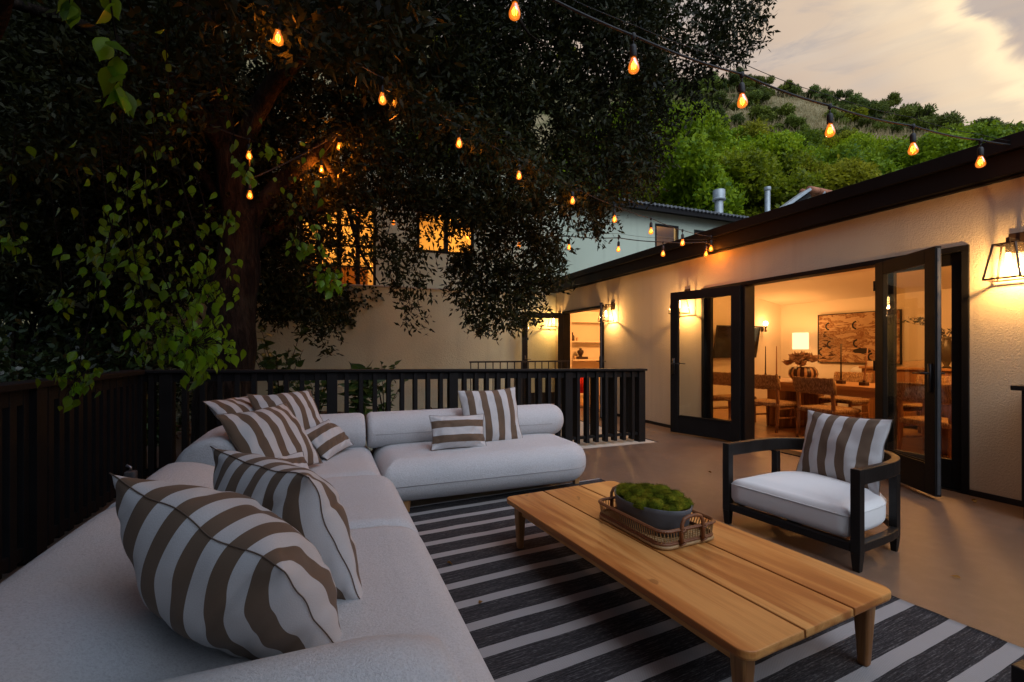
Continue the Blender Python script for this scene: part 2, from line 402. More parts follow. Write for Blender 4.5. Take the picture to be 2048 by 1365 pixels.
# rooms
mb = MB(); mb.box(.21, 5.2, 1.5, 10.02, -.12, -.004); mb.build('floor', M['oak_floor'], house)
for a, b in ((MY0, MY1), (FY0, FY1)):
    mb = MB(); mb.box(.0, .205, a, b, -.05, .012); mb.build('threshold', M['black_metal'], house)
mb = MB()
mb.box(4.95, 5.1, 1.5, 10.03, 0, 2.65)
mb.box(.2, 4.95, 10.03, 10.13, 0, 2.65); mb.box(.2, 4.95, 1.4, 1.5, 0, 2.65)
mb.build('room_wall', M['inner_wall'], house)
mb = MB(); mb.add([(.2,1.5,2.62),(3.5,1.5,2.62),(3.5,10.03,2.62),(.2,10.03,2.62),(4.95,1.5,2.335),(4.95,10.03,2.335)], [(0,1,2,3),(1,4,5,2)])
mb.build('ceiling', M['inner_wall'], house)
mb = MB(); mb.box(.21, 3.6, 10.14, 13.4, -.12, -.004); mb.build('floor', M['oak_floor'], house)
mb = MB(); mb.box(.2, 3.6, 13.4, 13.5, 0, 2.5); mb.box(3.5, 3.6, 10.13, 13.4, 0, 2.5); mb.box(.2, 3.5, 10.14, 13.4, 2.32, 2.42)
mb.box(.1, .2, 12.12, 13.4, 0, 2.5)
mb.build('room_wall', M['inner_wall'], house)
# niche frame with two shelves in the far room, on its end wall x = 3.5
mb = MB(); mb.box(.75, .95, 13.05, 13.4, 0, 2.25); mb.box(.95, 3.5, 13.05, 13.4, 2.02, 2.32)
mb.build('niche', M['inner_wall'], house)
for z in (1.02, 1.52):
    mb = MB(); mb.box(.96, 3.49, 13.0 if z < 1.2 else 13.12, 13.39, z-.04, z); mb.build('shelf', M['inner_wall'], house)
# glazed frames in the big opening: jambs, posts, head, sidelights
def frame_rect(mb, y0, y1, z0, z1, st, sb, stp, x0, x1):
    mb.box(x0, x1, y0, y0+st, z0, z1); mb.box(x0, x1, y1-st, y1, z0, z1)
    mb.box(x0+.001, x1-.001, y0+st, y1-st, z0, z0+sb); mb.box(x0+.001, x1-.001, y0+st, y1-st, z1-stp, z1)
mb = MB()
mb.box(-.02, .16, MY0, MY0+.05, .012, 2.12); mb.box(-.02, .16, MY1-.05, MY1, .012, 2.12)
mb.box(-.02, .16, 5.02, 5.07, .012, 2.12); mb.box(-.02, .16, 6.65, 6.72, .012, 2.12)
mb.box(-.022, .16, MY0, MY1, 2.121, 2.17)
mb.build('door_frame', M['black_paint'], house, bevel=.003)
def sidelight(y0, y1):
    mb = MB(); frame_rect(mb, y0, y1, .014, 2.119, .085, .26, .10, .02, .075)
    o = mb.build('sidelight', M['black_paint'], house, bevel=.004)
    mb = MB(); mb.box(.045, .051, y0+.084, y1-.084, .27, 2.02); mb.build('pane', M['glass'], o)
sidelight(MY0+.052, 5.018); sidelight(6.722, MY1-.052)
mb = MB()
mb.box(-.02, .16, FY0, FY0+.06, .012, 2.12); mb.box(-.02, .16, FY1-.09, FY1, .012, 2.12); mb.box(-.022, .16, FY0, FY1, 2.121, 2.17)
mb.build('door_frame', M['black_paint'], house, bevel=.003)
M['strip'] = pmat('dark_steel', (.10, .105, .11), .45, .1, 12, metal=.8)
def leaf(hx, hy, ang, L, hand):
    """a glazed door leaf hinged at hx,hy; local x runs from the hinge to the lock edge"""
    d = bpy.data.objects.new('door', None); COL.objects.link(d); d.parent = house
    d.location = (hx, hy, 0); d.rotation_euler = (0, 0, ang)
    z0, z1, t = .03, 2.125, .024
    mb = MB(); st, bt, tp = .125, .25, .125
    mb.box(0, st, -t, t, z0, z1); mb.box(L-st, L, -t, t, z0, z1)
    mb.box(st, L-st, -t+.001, t-.001, z0, z0+bt); mb.box(st, L-st, -t+.001, t-.001, z1-tp, z1)
    for s in (-1, 1): mb.bar((st+.004, s*(t+.002), z0+bt+.006), (L-st-.004, s*(t+.002), z0+bt+.006), .012, .012)
    mb.build('leaf_frame', M['black_paint'], d, bevel=.004)
    mb = MB(); mb.box(st-.006, L-st+.006, -.004, .004, z0+bt-.006, z1-tp+.006); mb.build('pane', M['glass'], d)
    mb = MB(); mb.box(L+.0005, L+.007, -.012, .012, z0+.02, z1-.02)
    for z in (.12, .45, .62, .75, .98, 1.28, 1.55, 1.72, 1.86, 2.0): mb.box(L+.007, L+.0095, -.006, .006, z-.009, z+.009)
    mb.build('lock_strip', M['strip'], d)
    for s in (-1, 1):
        mb = MB(); y = s*t
        mb.bar((L-.055, y+s*.006, .90), (L-.055, y+s*.006, 1.14), .034, .012, up=(0,1,0))
        mb.tube([(L-.055, y, 1.06), (L-.055, y+s*.055, 1.06)], .009, 8)
        mb.tube([(L-.05, y+s*.052, 1.06), (L-.11, y+s*.055, 1.06), (L-.185, y+s*.05, 1.055)], lambda q: .0095-.003*q, 8)
        mb.build('handle', M['black_metal'], d, smooth=True)
    for z in (.3, 1.1, 1.9):
        mb = MB(); mb.tube([(-.006, -t-.004, z-.05), (-.006, -t-.004, z+.05)], .008, 8); mb.build('hinge', M['black_metal'], d)
    return d
# main pair, folded back against the wall, then the far pair
leaf(-.035, 6.70, PI/2+math.radians(16), 1.05, 1)
leaf(-.035, 5.045, -PI/2-math.radians(30), .80, -1)
leaf(-.03, 11.72, PI-math.radians(2), 1.02, 1)
leaf(-.03, 10.09, math.atan2(-.84, -.543), .95, -1)

# ------------------------------------------------------------------ the taller building behind, with its lower retaining wall
bld = thing('building', (0, 0, 0), 'two storey pale building behind the garden wall with lit upstairs windows', 'building')
YU = 12.42
def rect_on(y, x0p, y0p, x1p, y1p):
    a = ony(x0p, (y0p+y1p)/2, y); b = ony(x1p, (y0p+y1p)/2, y); c = (a.x+b.x)/2
    m_ = ((x0p+x1p)/2)
    return a.x, b.x, ony(m_, y1p, y).z, ony(m_, y0p, y).z
w1 = rect_on(YU, 834, 425, 948, 508)
fd = rect_on(YU, 600, 408, 752, 569)
fd = (fd[0], fd[1], 2.60, fd[3])
mb = MB(); wall_holes(mb, 'y', 12.14, 12.40, ony(262, 700, 12.14).x, -.001, -.5, 2.58, [])
mb.build('lower_wall', M['stucco_old'], bld)
mb = MB(); mb.box(ony(262, 700, 12.14).x, -.12, 12.115, 12.42, 2.582, 2.615); mb.build('coping', M['concrete'], bld, bevel=.006)
XE = ony(1115, 480, YU).x
mb = MB(); wall_holes(mb, 'y', YU, YU+.2, -9.7, XE, 2.0, 5.42, [fd, w1]); mb.box(XE-.2, XE, YU+.2, 14.0, 2, 5.42)
mb.build('wall', M['stucco_old'], bld)
YM = 13.35
m1 = rect_on(YM, 1310, 450, 1357, 504); m2 = rect_on(YM, 1388, 463, 1446, 520)
m1 = (m1[0], m1[1], m1[3]-.95, m1[3]); m2 = (m2[0], m2[1], m2[3]-.95, m2[3])
mb = MB(); wall_holes(mb, 'y', YM, YM+.2, XE, 13, 2.3, 5.42, [m1, m2])
mb.build('wall', M['stucco_mint'], bld)
def window(x0, x1, z0, z1, y, mull=0, hor=0, parent=bld):
    mb = MB(); w = .055
    mb.box(x0, x0+w, y-.03, y+.06, z0, z1); mb.box(x1-w, x1, y-.03, y+.06, z0, z1)
    mb.box(x0+w, x1-w, y-.029, y+.059, z0, z0+w); mb.box(x0+w, x1-w, y-.029, y+.059, z1-w, z1)
    for i in range(mull):
        c = x0+(x1-x0)*(i+1)/(mull+1); mb.box(c-.045, c+.045, y-.028, y+.058, z0+w, z1-w)
    for i in range(hor):
        c = z0+(z1-z0)*(i+1)/(hor+1); mb.box(x0+w, x1-w, y-.01, y+.03, c-.015, c+.015)
    o = mb.build('window', M['black_paint'], parent, bevel=.003)
    mb = MB(); mb.box(x0+w-.005, x1-w+.005, y+.012, y+.018, z0+w-.005, z1-w+.005); mb.build('pane', M['glass'], o)
    return o
window(*w1, YU+.02, 1); window(*fd, YU+.02, 3, 3)
window(*m1, YM+.02); window(*m2, YM+.02)
mb = MB()   # upstairs rooms behind the lit windows
mb.box(-9.6, XE-.22, 15.2, 15.3, 2.5, 5.4); mb.box(-9.7, -9.6, 12.63, 15.2, 2.5, 5.4); mb.box(-9.6, XE-.22, 12.63, 15.2, 2.45, 2.55)
mb.box(-9.6, XE-.22, 12.63, 15.2, 4.75, 4.85)
mb.build('room_wall', M['inner_wall'], bld)
mb = MB(); mb.box(XE+.02, 8, 15.0, 15.1, 3.2, 5.4); mb.box(XE+.02, 8, 13.56, 15.0, 3.2, 3.3); mb.box(XE+.02, 8, 13.56, 15.0, 5.2, 5.3)
mb.build('room_wall', pmat('dim_room', (.36, .27, .15), .85, .05, 2), bld)
# low pitched tiled roof with a dark eave board
mb = MB(); mb.box(-9.9, 13.2, 13.0, 13.06, 5.30, 5.46); mb.box(-9.9, 13.2, 13.06, 13.5, 5.38, 5.42)
mb.build('eave', M['fascia'], bld, bevel=.004)
mb = MB()
k = 0
for i in range(154):
    x = -9.9+i*.15
    for j in range(2):
        y0 = 12.93+j*.4; z0 = 5.475+j*.1
        mb.tube([(x, y0, z0-.015), (x, y0+.42, z0+.06)], .038, 7)
mb.add([(-9.9,13.0,5.465),(13.2,13.0,5.465),(13.2,17,6.3),(-9.9,17,6.3)], [(0,1,2,3)])
mb.build('roof', pmat('grey_tile', (.15, .16, .17), .7, .25, 5, .1, 30), bld, smooth=False)
def vent_pipe(px, pyt, pyb, y, r, cap, label):
    b = ony(px, pyb, y); t = ony(px, pyt, y); h = t.z-b.z+.35
    o = thing('vent_pipe', (b.x, y, b.z-.35), label, 'vent pipe')
    mb = MB(); mb.lathe([(r*1.3, 0), (r*1.3, .2), (r, .24), (r, h-cap)], 16); mb.build('pipe', M['zinc'], o, smooth=True, bevel=.004)
    mb = MB()
    if cap > .2: mb.lathe([(r*1.5, h-cap), (r*1.62, h-cap+.02), (r*1.62, h-cap+.06), (r*1.45, h-cap+.08), (r*1.5, h-.02), (r*1.4, h)], 18)
    else: mb.lathe([(r*1.2, h-cap), (r*1.25, h-cap+.02), (r*1.25, h)], 16)
    mb.build('cap', M['zinc'], o, smooth=True, bevel=.004)
vent_pipe(1438, 381, 432, 14.3, .135, .36, 'wide grey metal flue with slotted cap on the pale building')
vent_pipe(1535, 375, 440, 14.6, .095, .13, 'slim grey metal vent pipe nearer the clay tiled roof')
# the clay tiled wing beyond the flat roof
wing = thing('roof_wing', (0, 0, 0), 'small pale gabled wing with terracotta ridge tiles beyond the flat roof', 'roof')
a = P(1612, 383, 15.5); e = P(1520, 446, 15.5); dirx = Vector((1, .12, 0)).normalized()
low = e-Vector((0, 0, .4))
mb = MB(); b2 = a+Vector((0, 1.2, 0)); far = 5.0
e2 = Vector((a.x*2-e.x, e.y, e.z))
# the gable triangle, set back a little under the roof
g0 = Vector((e.x+.15, a.y+.08, e.z-.6)); g1 = Vector((a.x+2.2, a.y+.08, e.z-.6)); g2 = Vector((a.x+2.2, a.y+.08, a.z-.12)); g3 = Vector((a.x+.05, a.y+.08, a.z-.12))
mb.add([g0, g1, g2, g3, g0+Vector((0,.2,0)), g1+Vector((0,.2,0)), g2+Vector((0,.2,0)), g3+Vector((0,.2,0))], [(0,1,2,3),(7,6,5,4),(0,3,7,4),(2,3,7,6)])
mb.build('gable_wall', M['stucco_mint'], wing)
mb = MB(); mb.bar(e+Vector((-.3,0,-.21)), a+Vector((0,0,.0)), .5, .09); mb.build('rake_flashing', M['zinc'], wing, bevel=.004)
mb = MB(); mb.bar(e+Vector((-.1,.05,-.30)), a+Vector((.08,.05,-.14)), .4, .13); mb.build('barge_board', M['fascia'], wing)
TC = pmat('terracotta', (.36, .145, .075), .8, .25, 5, .2, 40)
mb = MB(); q0 = a+Vector((0, -.1, .02))
for i in range(9):
    p0 = q0+Vector((.42*i, .0, -.006*i)); mb.tube([p0, p0+Vector((.46, 0, .015))], lambda t: .125-.02*t, 10)
for i in range(9):
    p0 = q0+Vector((.42*i+.1, .32, .04)); mb.tube([p0, p0+Vector((.46, 0, .015))], lambda t: .11-.02*t, 10)
mb.build('ridge_tiles', TC, wing, smooth=True)
mb = MB(); mb.lathe([(.07, 0), (.09, .03), (.1, .12), (.085, .16), (.06, .2)], 12, a+Vector((.62, -.12, -.12))); mb.lathe([(.06, -.35), (.06, 0)], 10, a+Vector((.62, -.12, -.12)))
mb.build('downpipe', M['zinc'], wing, smooth=True)

# ------------------------------------------------------------------ the railings
RY = 7.45
def rtop(x): return 1.0 + .07*max(0, min(1, (-2.25-x)/4.55))
rail = thing('railing', (-4.5, RY, 0), 'long black timber rear railing behind the sofa with a flat cap', 'railing')
RO = Vector((-4.5, RY, 0))
def rbuild(mb, name, **k):
    mb.v = [(x-RO.x, y-RO.y, z) for x, y, z in mb.v]; return mb.build(name, M['black_paint'], rail, **k)
def capbox(x0, x1, y0, y1, da, db):
    mb = MB(); mb.box(x0, x1, y0, y1, 0, 1)
    mb.v = [(x, y, rtop(x)+(db if z > .5 else da)) for x, y, z in mb.v]; return mb
rbuild(capbox(-6.93, -1.03, RY-.085, RY+.085, -.028, 0), 'cap', bevel=.005)
rbuild(capbox(-6.86, -1.09, RY-.03, RY+.03, -.115, -.03), 'top_rail')
mb = MB(); mb.box(-6.86, -2.3, RY-.03, RY+.03, .07, .13); mb.box(-2.2, -1.09, RY-.03, RY+.03, .085, .12); rbuild(mb, 'bottom_rail')
px_posts = [335, 664, 905]
posts = [ony(p, 800, RY).x for p in px_posts]+[-2.25, -1.10]
for x in posts+[-6.82]:
    mb = MB(); mb.box(x-.053, x+.053, RY-.06, RY+.06, -.2 if x > -2.5 else 0, rtop(x)-.03); rbuild(mb, 'post', bevel=.004)
bays = sorted(posts+[-6.82])
for a, b in zip(bays, bays[1:]):
    mb = MB(); n = max(1, round((b-a)/.146)); dense = a > -2.4
    for i in range(1, n):
        x = a+(b-a)*i/n
        mb.box(x-.022, x+.022, RY-.055, RY+.035, .03, rtop(x)-.031)
        if dense: mb.box(x+.03, x+.072, RY+.12, RY+.19, .05, rtop(x)-.04) if i % 2 else None
    rbuild(mb, 'balusters', bevel=.002)
lrail = thing('railing', (-6.82, 4.5, 0), 'black timber side railing of close boards beside the sofa', 'railing')
mb = MB(); mb.box(-.085, .085, -5.5, 2.86, 1.03, 1.068); mb.build('cap', M['black_paint'], lrail, bevel=.005)
mb = MB(); mb.box(-.03, .03, -5.5, 2.86, .94, 1.028); mb.build('top_rail', M['black_paint'], lrail)
mb = MB(); mb.box(-.03, .03, -5.5, 2.86, .05, .12); mb.build('bottom_rail', M['black_paint'], lrail)
mb = MB(); y = -5.4
while y < 2.8: mb.box(-.05, .035, y-.032, y+.032, .03, 1.027); y += .128
mb.build('balusters', M['black_paint'], lrail, bevel=.003)
for y in (-4.2, -2.4, -.6, 1.2):
    mb = MB(); mb.box(-.07, .07, y-.055, y+.055, 0, 1.0285); mb.build('post', M['black_paint'], lrail)
o = thing('outlet_box', (-6.70, 6.9, .10), 'small grey weatherproof outlet box on the side railing post', 'outlet box')
mb = MB(); cushion(mb, 0, 0, .04, .035, 0, .14, .012, (.015,)*4, .002, 3); mb.build('cover', pmat('grey_plastic', (.10, .105, .11), .5), o, smooth=True)
mb = MB(); mb.tube([(0, 0, .135), (0, 0, .17), (-.03, 0, .19)], .012, 8); mb.build('conduit', M['steel'], o, smooth=True)
# thin iron guard by the far steps
ir = thing('iron_railing', (-1.7, 10.2, 0), 'thin black iron guard rail in front of the far door', 'railing')
mb = MB(); mb.box(-1.05, 1.0, -.02, .02, 1.03, 1.06); mb.box(-1.05, 1.0, -.015, .015, .12, .15); mb.build('rails', M['black_metal'], ir)
mb = MB()
for i in range(15): x = -1.03+i*.143; mb.box(x-.008, x+.008, -.008, .008, .0, 1.03)
mb.build('bars', M['black_metal'], ir)
# ------------------------------------------------------------------ rug
def shift(mb, o):
    mb.v = [(x-o[0], y-o[1], z-o[2]) for x, y, z in mb.v]; return mb
def rugmat():
    q = NB('rug_weave'); c = q.n('ShaderNodeTexCoord'); s_ = q.n('ShaderNodeSeparateXYZ'); q.l(c.outputs['Object'], s_.inputs[0])
    wob = q.noise(q.coord(scale=(1, .6, 1)), 3.2, 2)
    t = q.math('MULTIPLY_ADD', q.math('ADD', s_.outputs[1], q.math('MULTIPLY_ADD', wob, .016, -.008)), 1/.192, .917+.167)
    f = q.math('FRACT', t)
    light = q.math('LESS_THAN', f, .318)
    # weave: fine knots in both directions; long dark and grey yarn streaks
    wx = q.math('SINE', q.math('MULTIPLY', s_.outputs[0], 2*PI/.009)); wy = q.math('SINE', q.math('MULTIPLY', s_.outputs[1], 2*PI/.0075))
    kn = q.math('MULTIPLY', wx, wy)
    streak = q.noise(q.coord(scale=(7, 160, 1)), 1.0, 3); streak2 = q.noise(q.coord(scale=(45, 260, 1)), 1.0, 2)
    dark = q.ramp(q.math('ADD', q.math('MULTIPLY', streak, .55), q.math('MULTIPLY', streak2, .45)), [(.36, (.018, .017, .018)), (.53, (.045, .042, .044)), (.68, (.15, .143, .145))])
    lt = q.mix(q.math('MULTIPLY_ADD', kn, .28, .35), (.40, .385, .38), (.22, .205, .20))
    col = q.mix(light, dark, lt)
    q.bump(q.math('ADD', kn, q.math('MULTIPLY', streak2, 2.0)), .45, .004)
    return q.fin(col, .92, .1)
RA = math.radians(4.72)
rug = bpy.data.objects.new('rug', bpy.data.meshes.new('rug')); COL.objects.link(rug)
mb = MB(); nx, ny = 56, 90; Wd, Ln = 2.95, 4.4
for j in range(ny+1):
    for i in range(nx+1):
        x = -Wd*i/nx; y = -Ln*j/ny
        z = .010+.0016*noise3((x*3, y*3, 1), 1.3)
        if i == 0: x += .004*math.sin(j*1.7)
        mb.v.append((x, y, z))
for j in range(ny):
    for i in range(nx): a = j*(nx+1)+i; mb.f.append((a+nx+1, a+nx+2, a+1, a)[::-1])
b = len(mb.v)
edge = [j*(nx+1) for j in range(ny+1)]
for e_ in edge: mb.v.append((mb.v[e_][0], mb.v[e_][1], .001))
for j in range(ny): mb.f.append((edge[j], b+j, b+j+1, edge[j+1]))
b = len(mb.v)
for i in range(nx+1): mb.v.append((mb.v[i][0], mb.v[i][1], .001))
for i in range(nx): mb.f.append((i+1, b+i+1, b+i, i))
rug.data.from_pydata(mb.v, [], mb.f); rug.data.polygons.foreach_set('use_smooth', [True]*len(mb.f)); rug.data.materials.append(rugmat())
rug.location = (-2.712, 5.954, 0); rug.rotation_euler = (0, 0, RA)
tag(rug, 'flat woven charcoal outdoor rug with pale grey stripes under the coffee table', 'rug')

# ------------------------------------------------------------------ sofa
def boucle():
    q = NB('boucle_fabric'); v = q.coord()
    n1 = q.noise(v, 2.2, 3); n2 = q.noise(v, 165, 3, .7, .65); n3 = q.noise(v, 62, 2)
    sp = q.ramp(q.noise(v, 17, 1), [(.80, 0.0), (.83, 1.0)])
    c = q.mix(n1, (.485, .49, .50), (.565, .565, .57)); c = q.mix(q.ramp(n2, [(.34, .40), (.58, 0.0)]), c, (.28, .27, .27))
    c = q.mix(q.math('MULTIPLY', sp, .25), c, (.12, .10, .09))
    q.bump(q.math('ADD', n2, q.math('MULTIPLY', n3, .5)), .55, .008)
    return q.fin(c, .95, .1, sheen=.1)
M['boucle'] = boucle()
M['seam'] = pmat('seam', (.30, .29, .285), .9)
sofa = thing('sectional_sofa', (-5.0, 5.0, 0), 'big rounded sectional sofa in pale boucle fabric along two railings', 'sofa')
SO = (-5.0, 5.0, 0)
def seat(x0, x1, y0, y1, rr, r=.13, z0=.085, z1=.425, seam=None):
    mb = MB(); cushion(mb, (x0+x1)/2, (y0+y1)/2, (x1-x0)/2, (y1-y0)/2, z0, z1, r, rr, .012, 10, min(r, .15))
    o = shift(mb, SO).build('seat', M['boucle'], sofa, smooth=True)
    if seam:
        pts = [Vector((px_, py_, .235))-Vector(SO) for px_, py_ in seam]
        MB().tube(pts, .0028, 6).build('seam', M['seam'], o, smooth=True)
    return o
XF, XB = -4.735, -5.95         # front and back of the run beside the side railing
YF, YB = 5.585, 6.50           # front and back of the rear run
seat(XF-.055, -2.975, YF, YB, (.26, .10, .06, .24), .165, seam=[(-4.70, YF-.0015), (-3.22, YF-.0015)]+[(-3.22+.245*math.sin(a), YF+.243-.2445*math.cos(a)) for a in (.3, .6, .9, 1.2, 1.57)]+[(-2.9735, 6.2)])
seat(XB, XF-.06, 5.335, YB, (.06, .30, .06, .09), .13)
def run(y0, y1, arm, end1, name='seat'):
    """one unit of the side run: seat, back roll (and arm roll) upholstered in a single skin"""
    prof = [(-5.3, .088, 0), (-4.95, .086, 0)]
    for i in range(8): a = PI/2*i/7; prof.append((XF-.12+.12*math.sin(a), .086+.12*(1-math.cos(a)), 0))
    for i in range(9): a = PI/2*i/8; prof.append((XF-.14*(1-math.cos(a)), .285+.14*math.sin(a), .0))
    for i in range(1, 36): prof.append((XF-.14-(5.93-4.735-.14)*i/35, .425, 1))
    for i in range(1, 10): a = PI/2*i/9; prof.append((-5.93-.17*math.sin(a), .425-.25*(1-math.cos(a)), 1-(i/9)**2*.75))
    prof += [(-6.09, .14, 0), (-6.02, .09, 0), (-5.6, .088, 0)]
    def bump(x, y):
        t = min(max((x+5.92)/.56, 0), 1); s_ = .225*(.5+.5*math.cos(PI*t))
        if end1: 
            d = min(max((y-(y1-.30))/.27, 0), 1); s_ *= max(0, 1-d**2.2)**.5
        c_ = .012*math.sin(min(max((x+5.9)/1.1, 0), 1)*PI)
        if not arm: return s_+c_+.008*noise3((x*2.1, y*1.6, 3))
        u = min(max(abs(y-3.17)/.27, 0), 1); v = min(max((x+5.12)/.30, 0), 1)
        r_ = .150*(.5+.5*math.cos(PI*u))**.8*max(0, 1-v*v)**.6
        return (s_**5+r_**5+1e-12)**.2+c_+.008*noise3((x*2.1, y*1.6, 3))
    ys = [y0+.0, y0+.006, y0+.02, y0+.045]+list(np.linspace(y0+.08, y1-.08, max(8, int((y1-y0)/.03))))+[y1-.045, y1-.02, y1-.006, y1]
    rs = []; cx_, cz_ = -5.35, .25
    for y in ys:
        d = min(y-y0, y1-y); k = .045*max(0, 1-d/.06)**2.4
        rs.append([Vector((x+(k if x < cx_ else -k), y, z+w*bump(x, y)-(k if z > cz_ else -k))) for x, z, w in prof])
    o = shift(MB().rings(rs), SO).build(name, M['boucle'], sofa, smooth=True)
    MB().tube([Vector((XF+.0008, y, .235))-Vector(SO) for y in np.linspace(y0+.06, y1-.06, 20)], .0028, 6).build('seam', M['seam'], o, smooth=True)
    return o
run(4.366, 5.328, False, True)
run(2.0, 4.359, True, False)
def bolster(path, r, e0=True, e1=True, r1=None, sq=1.0):
    # resample, round both ends over
    pts = [Vector(p) for p in path]; L = [0]
    for a, b in zip(pts, pts[1:]): L.append(L[-1]+(b-a).length)
    T = L[-1]; n = max(24, int(T/.03)); out_ = []; rad = []
    def at(s):
        for i in range(len(L)-1):
            if s <= L[i+1]+1e-9: return pts[i].lerp(pts[i+1], (s-L[i])/max(L[i+1]-L[i], 1e-9))
        return pts[-1].copy()
    ss = set(np.linspace(0, T, n).tolist())
    for k in range(9):
        d = .5*r*2*(1-math.cos(k/8*PI/2)); ss.add(min(d, T)); ss.add(max(T-d, 0))
    for s in sorted(ss):
        f = 1.0
        for on, d in ((e0, s), (e1, T-s)):
            R0 = r*1.0 if on else r*.28
            if d < R0:
                q = 1-d/R0
                f = min(f, ((1-q**2.4)**(1/2.2) if on else (.82+.18*math.sqrt(max(0, 1-q*q)))))
        rad.append(max((r+((r1 or r)-r)*s/T)*f, .004)); out_.append(at(s))
    mb = MB(); mb.tube(out_, rad, 32, True, False, sq)
    o = shift(mb, SO).build('back_cushion', M['boucle'], sofa, smooth=True)
    return o
BR = .158; BZ = .548
def arc(cx, cy, R, a0, a1, z, n=14): return [(cx+R*math.cos(a0+(a1-a0)*i/n), cy+R*math.sin(a0+(a1-a0)*i/n), z) for i in range(n+1)]
o = bolster([(-4.84, 6.36, BZ), (-2.91, 6.36, BZ)], BR, False, True)
MB().tube([Vector((x, 6.36-BR*.985-.001, BZ-.02))-Vector(SO) for x in np.linspace(-4.78, -3.1, 12)], .0025, 6).build('seam', M['seam'], o, smooth=True)
bolster([(-5.82, 5.36, .50)]+arc(-5.20, 5.76, .60, PI*1.0, PI/2, BZ-.01)[:] + [(-4.86, 6.36, BZ)], .215, False, False, BR)
for x, y in ((-4.72+.12, 5.72), (-3.0, 5.9), (-4.85, 2.6), (-4.85, 4.0), (-3.1, 6.35), (-5.8, 6.3)):
    mb = MB(); mb.bar((x, y, .10), (x, y, .004), .06, .06, w2=.045, h2=.045)
    shift(mb, SO).build('leg', M['teak_leg'], sofa, bevel=.004)

# ------------------------------------------------------------------ striped cushions
def stripemat(name, n, axis, phase=0.0, brown=(.128, .086, .058), white=(.53, .52, .52)):
    q = NB(name); u = q.n('ShaderNodeUVMap'); s_ = q.n('ShaderNodeSeparateXYZ'); q.l(u.outputs[0], s_.inputs[0])
    t = q.math('MULTIPLY_ADD', s_.outputs[axis], n/2.0, n/2.0+phase)
    f = q.math('FRACT', q.math('MULTIPLY', t, .5))
    br = q.math('LESS_THAN', f, .5)
    wv = q.n('ShaderNodeMapping'); q.l(u.outputs[0], wv.inputs[0]); wv.inputs['Scale'].default_value = (160, 160, 1)
    k = q.noise(wv.outputs[0], 1.0, 2); d = q.noise(q.coord(), 7, 3)
    c = q.mix(br, q.mix(d, sc(white, .86), sc(white, 1.08)), q.mix(d, sc(brown, .8), sc(brown, 1.25)))
    c = q.mix(q.ramp(k, [(.35, .22), (.6, 0.0)]), c, sc(brown, .6))
    q.bump(k, .25, .002)
    return q.fin(c, .88, .12, sheen=.08)
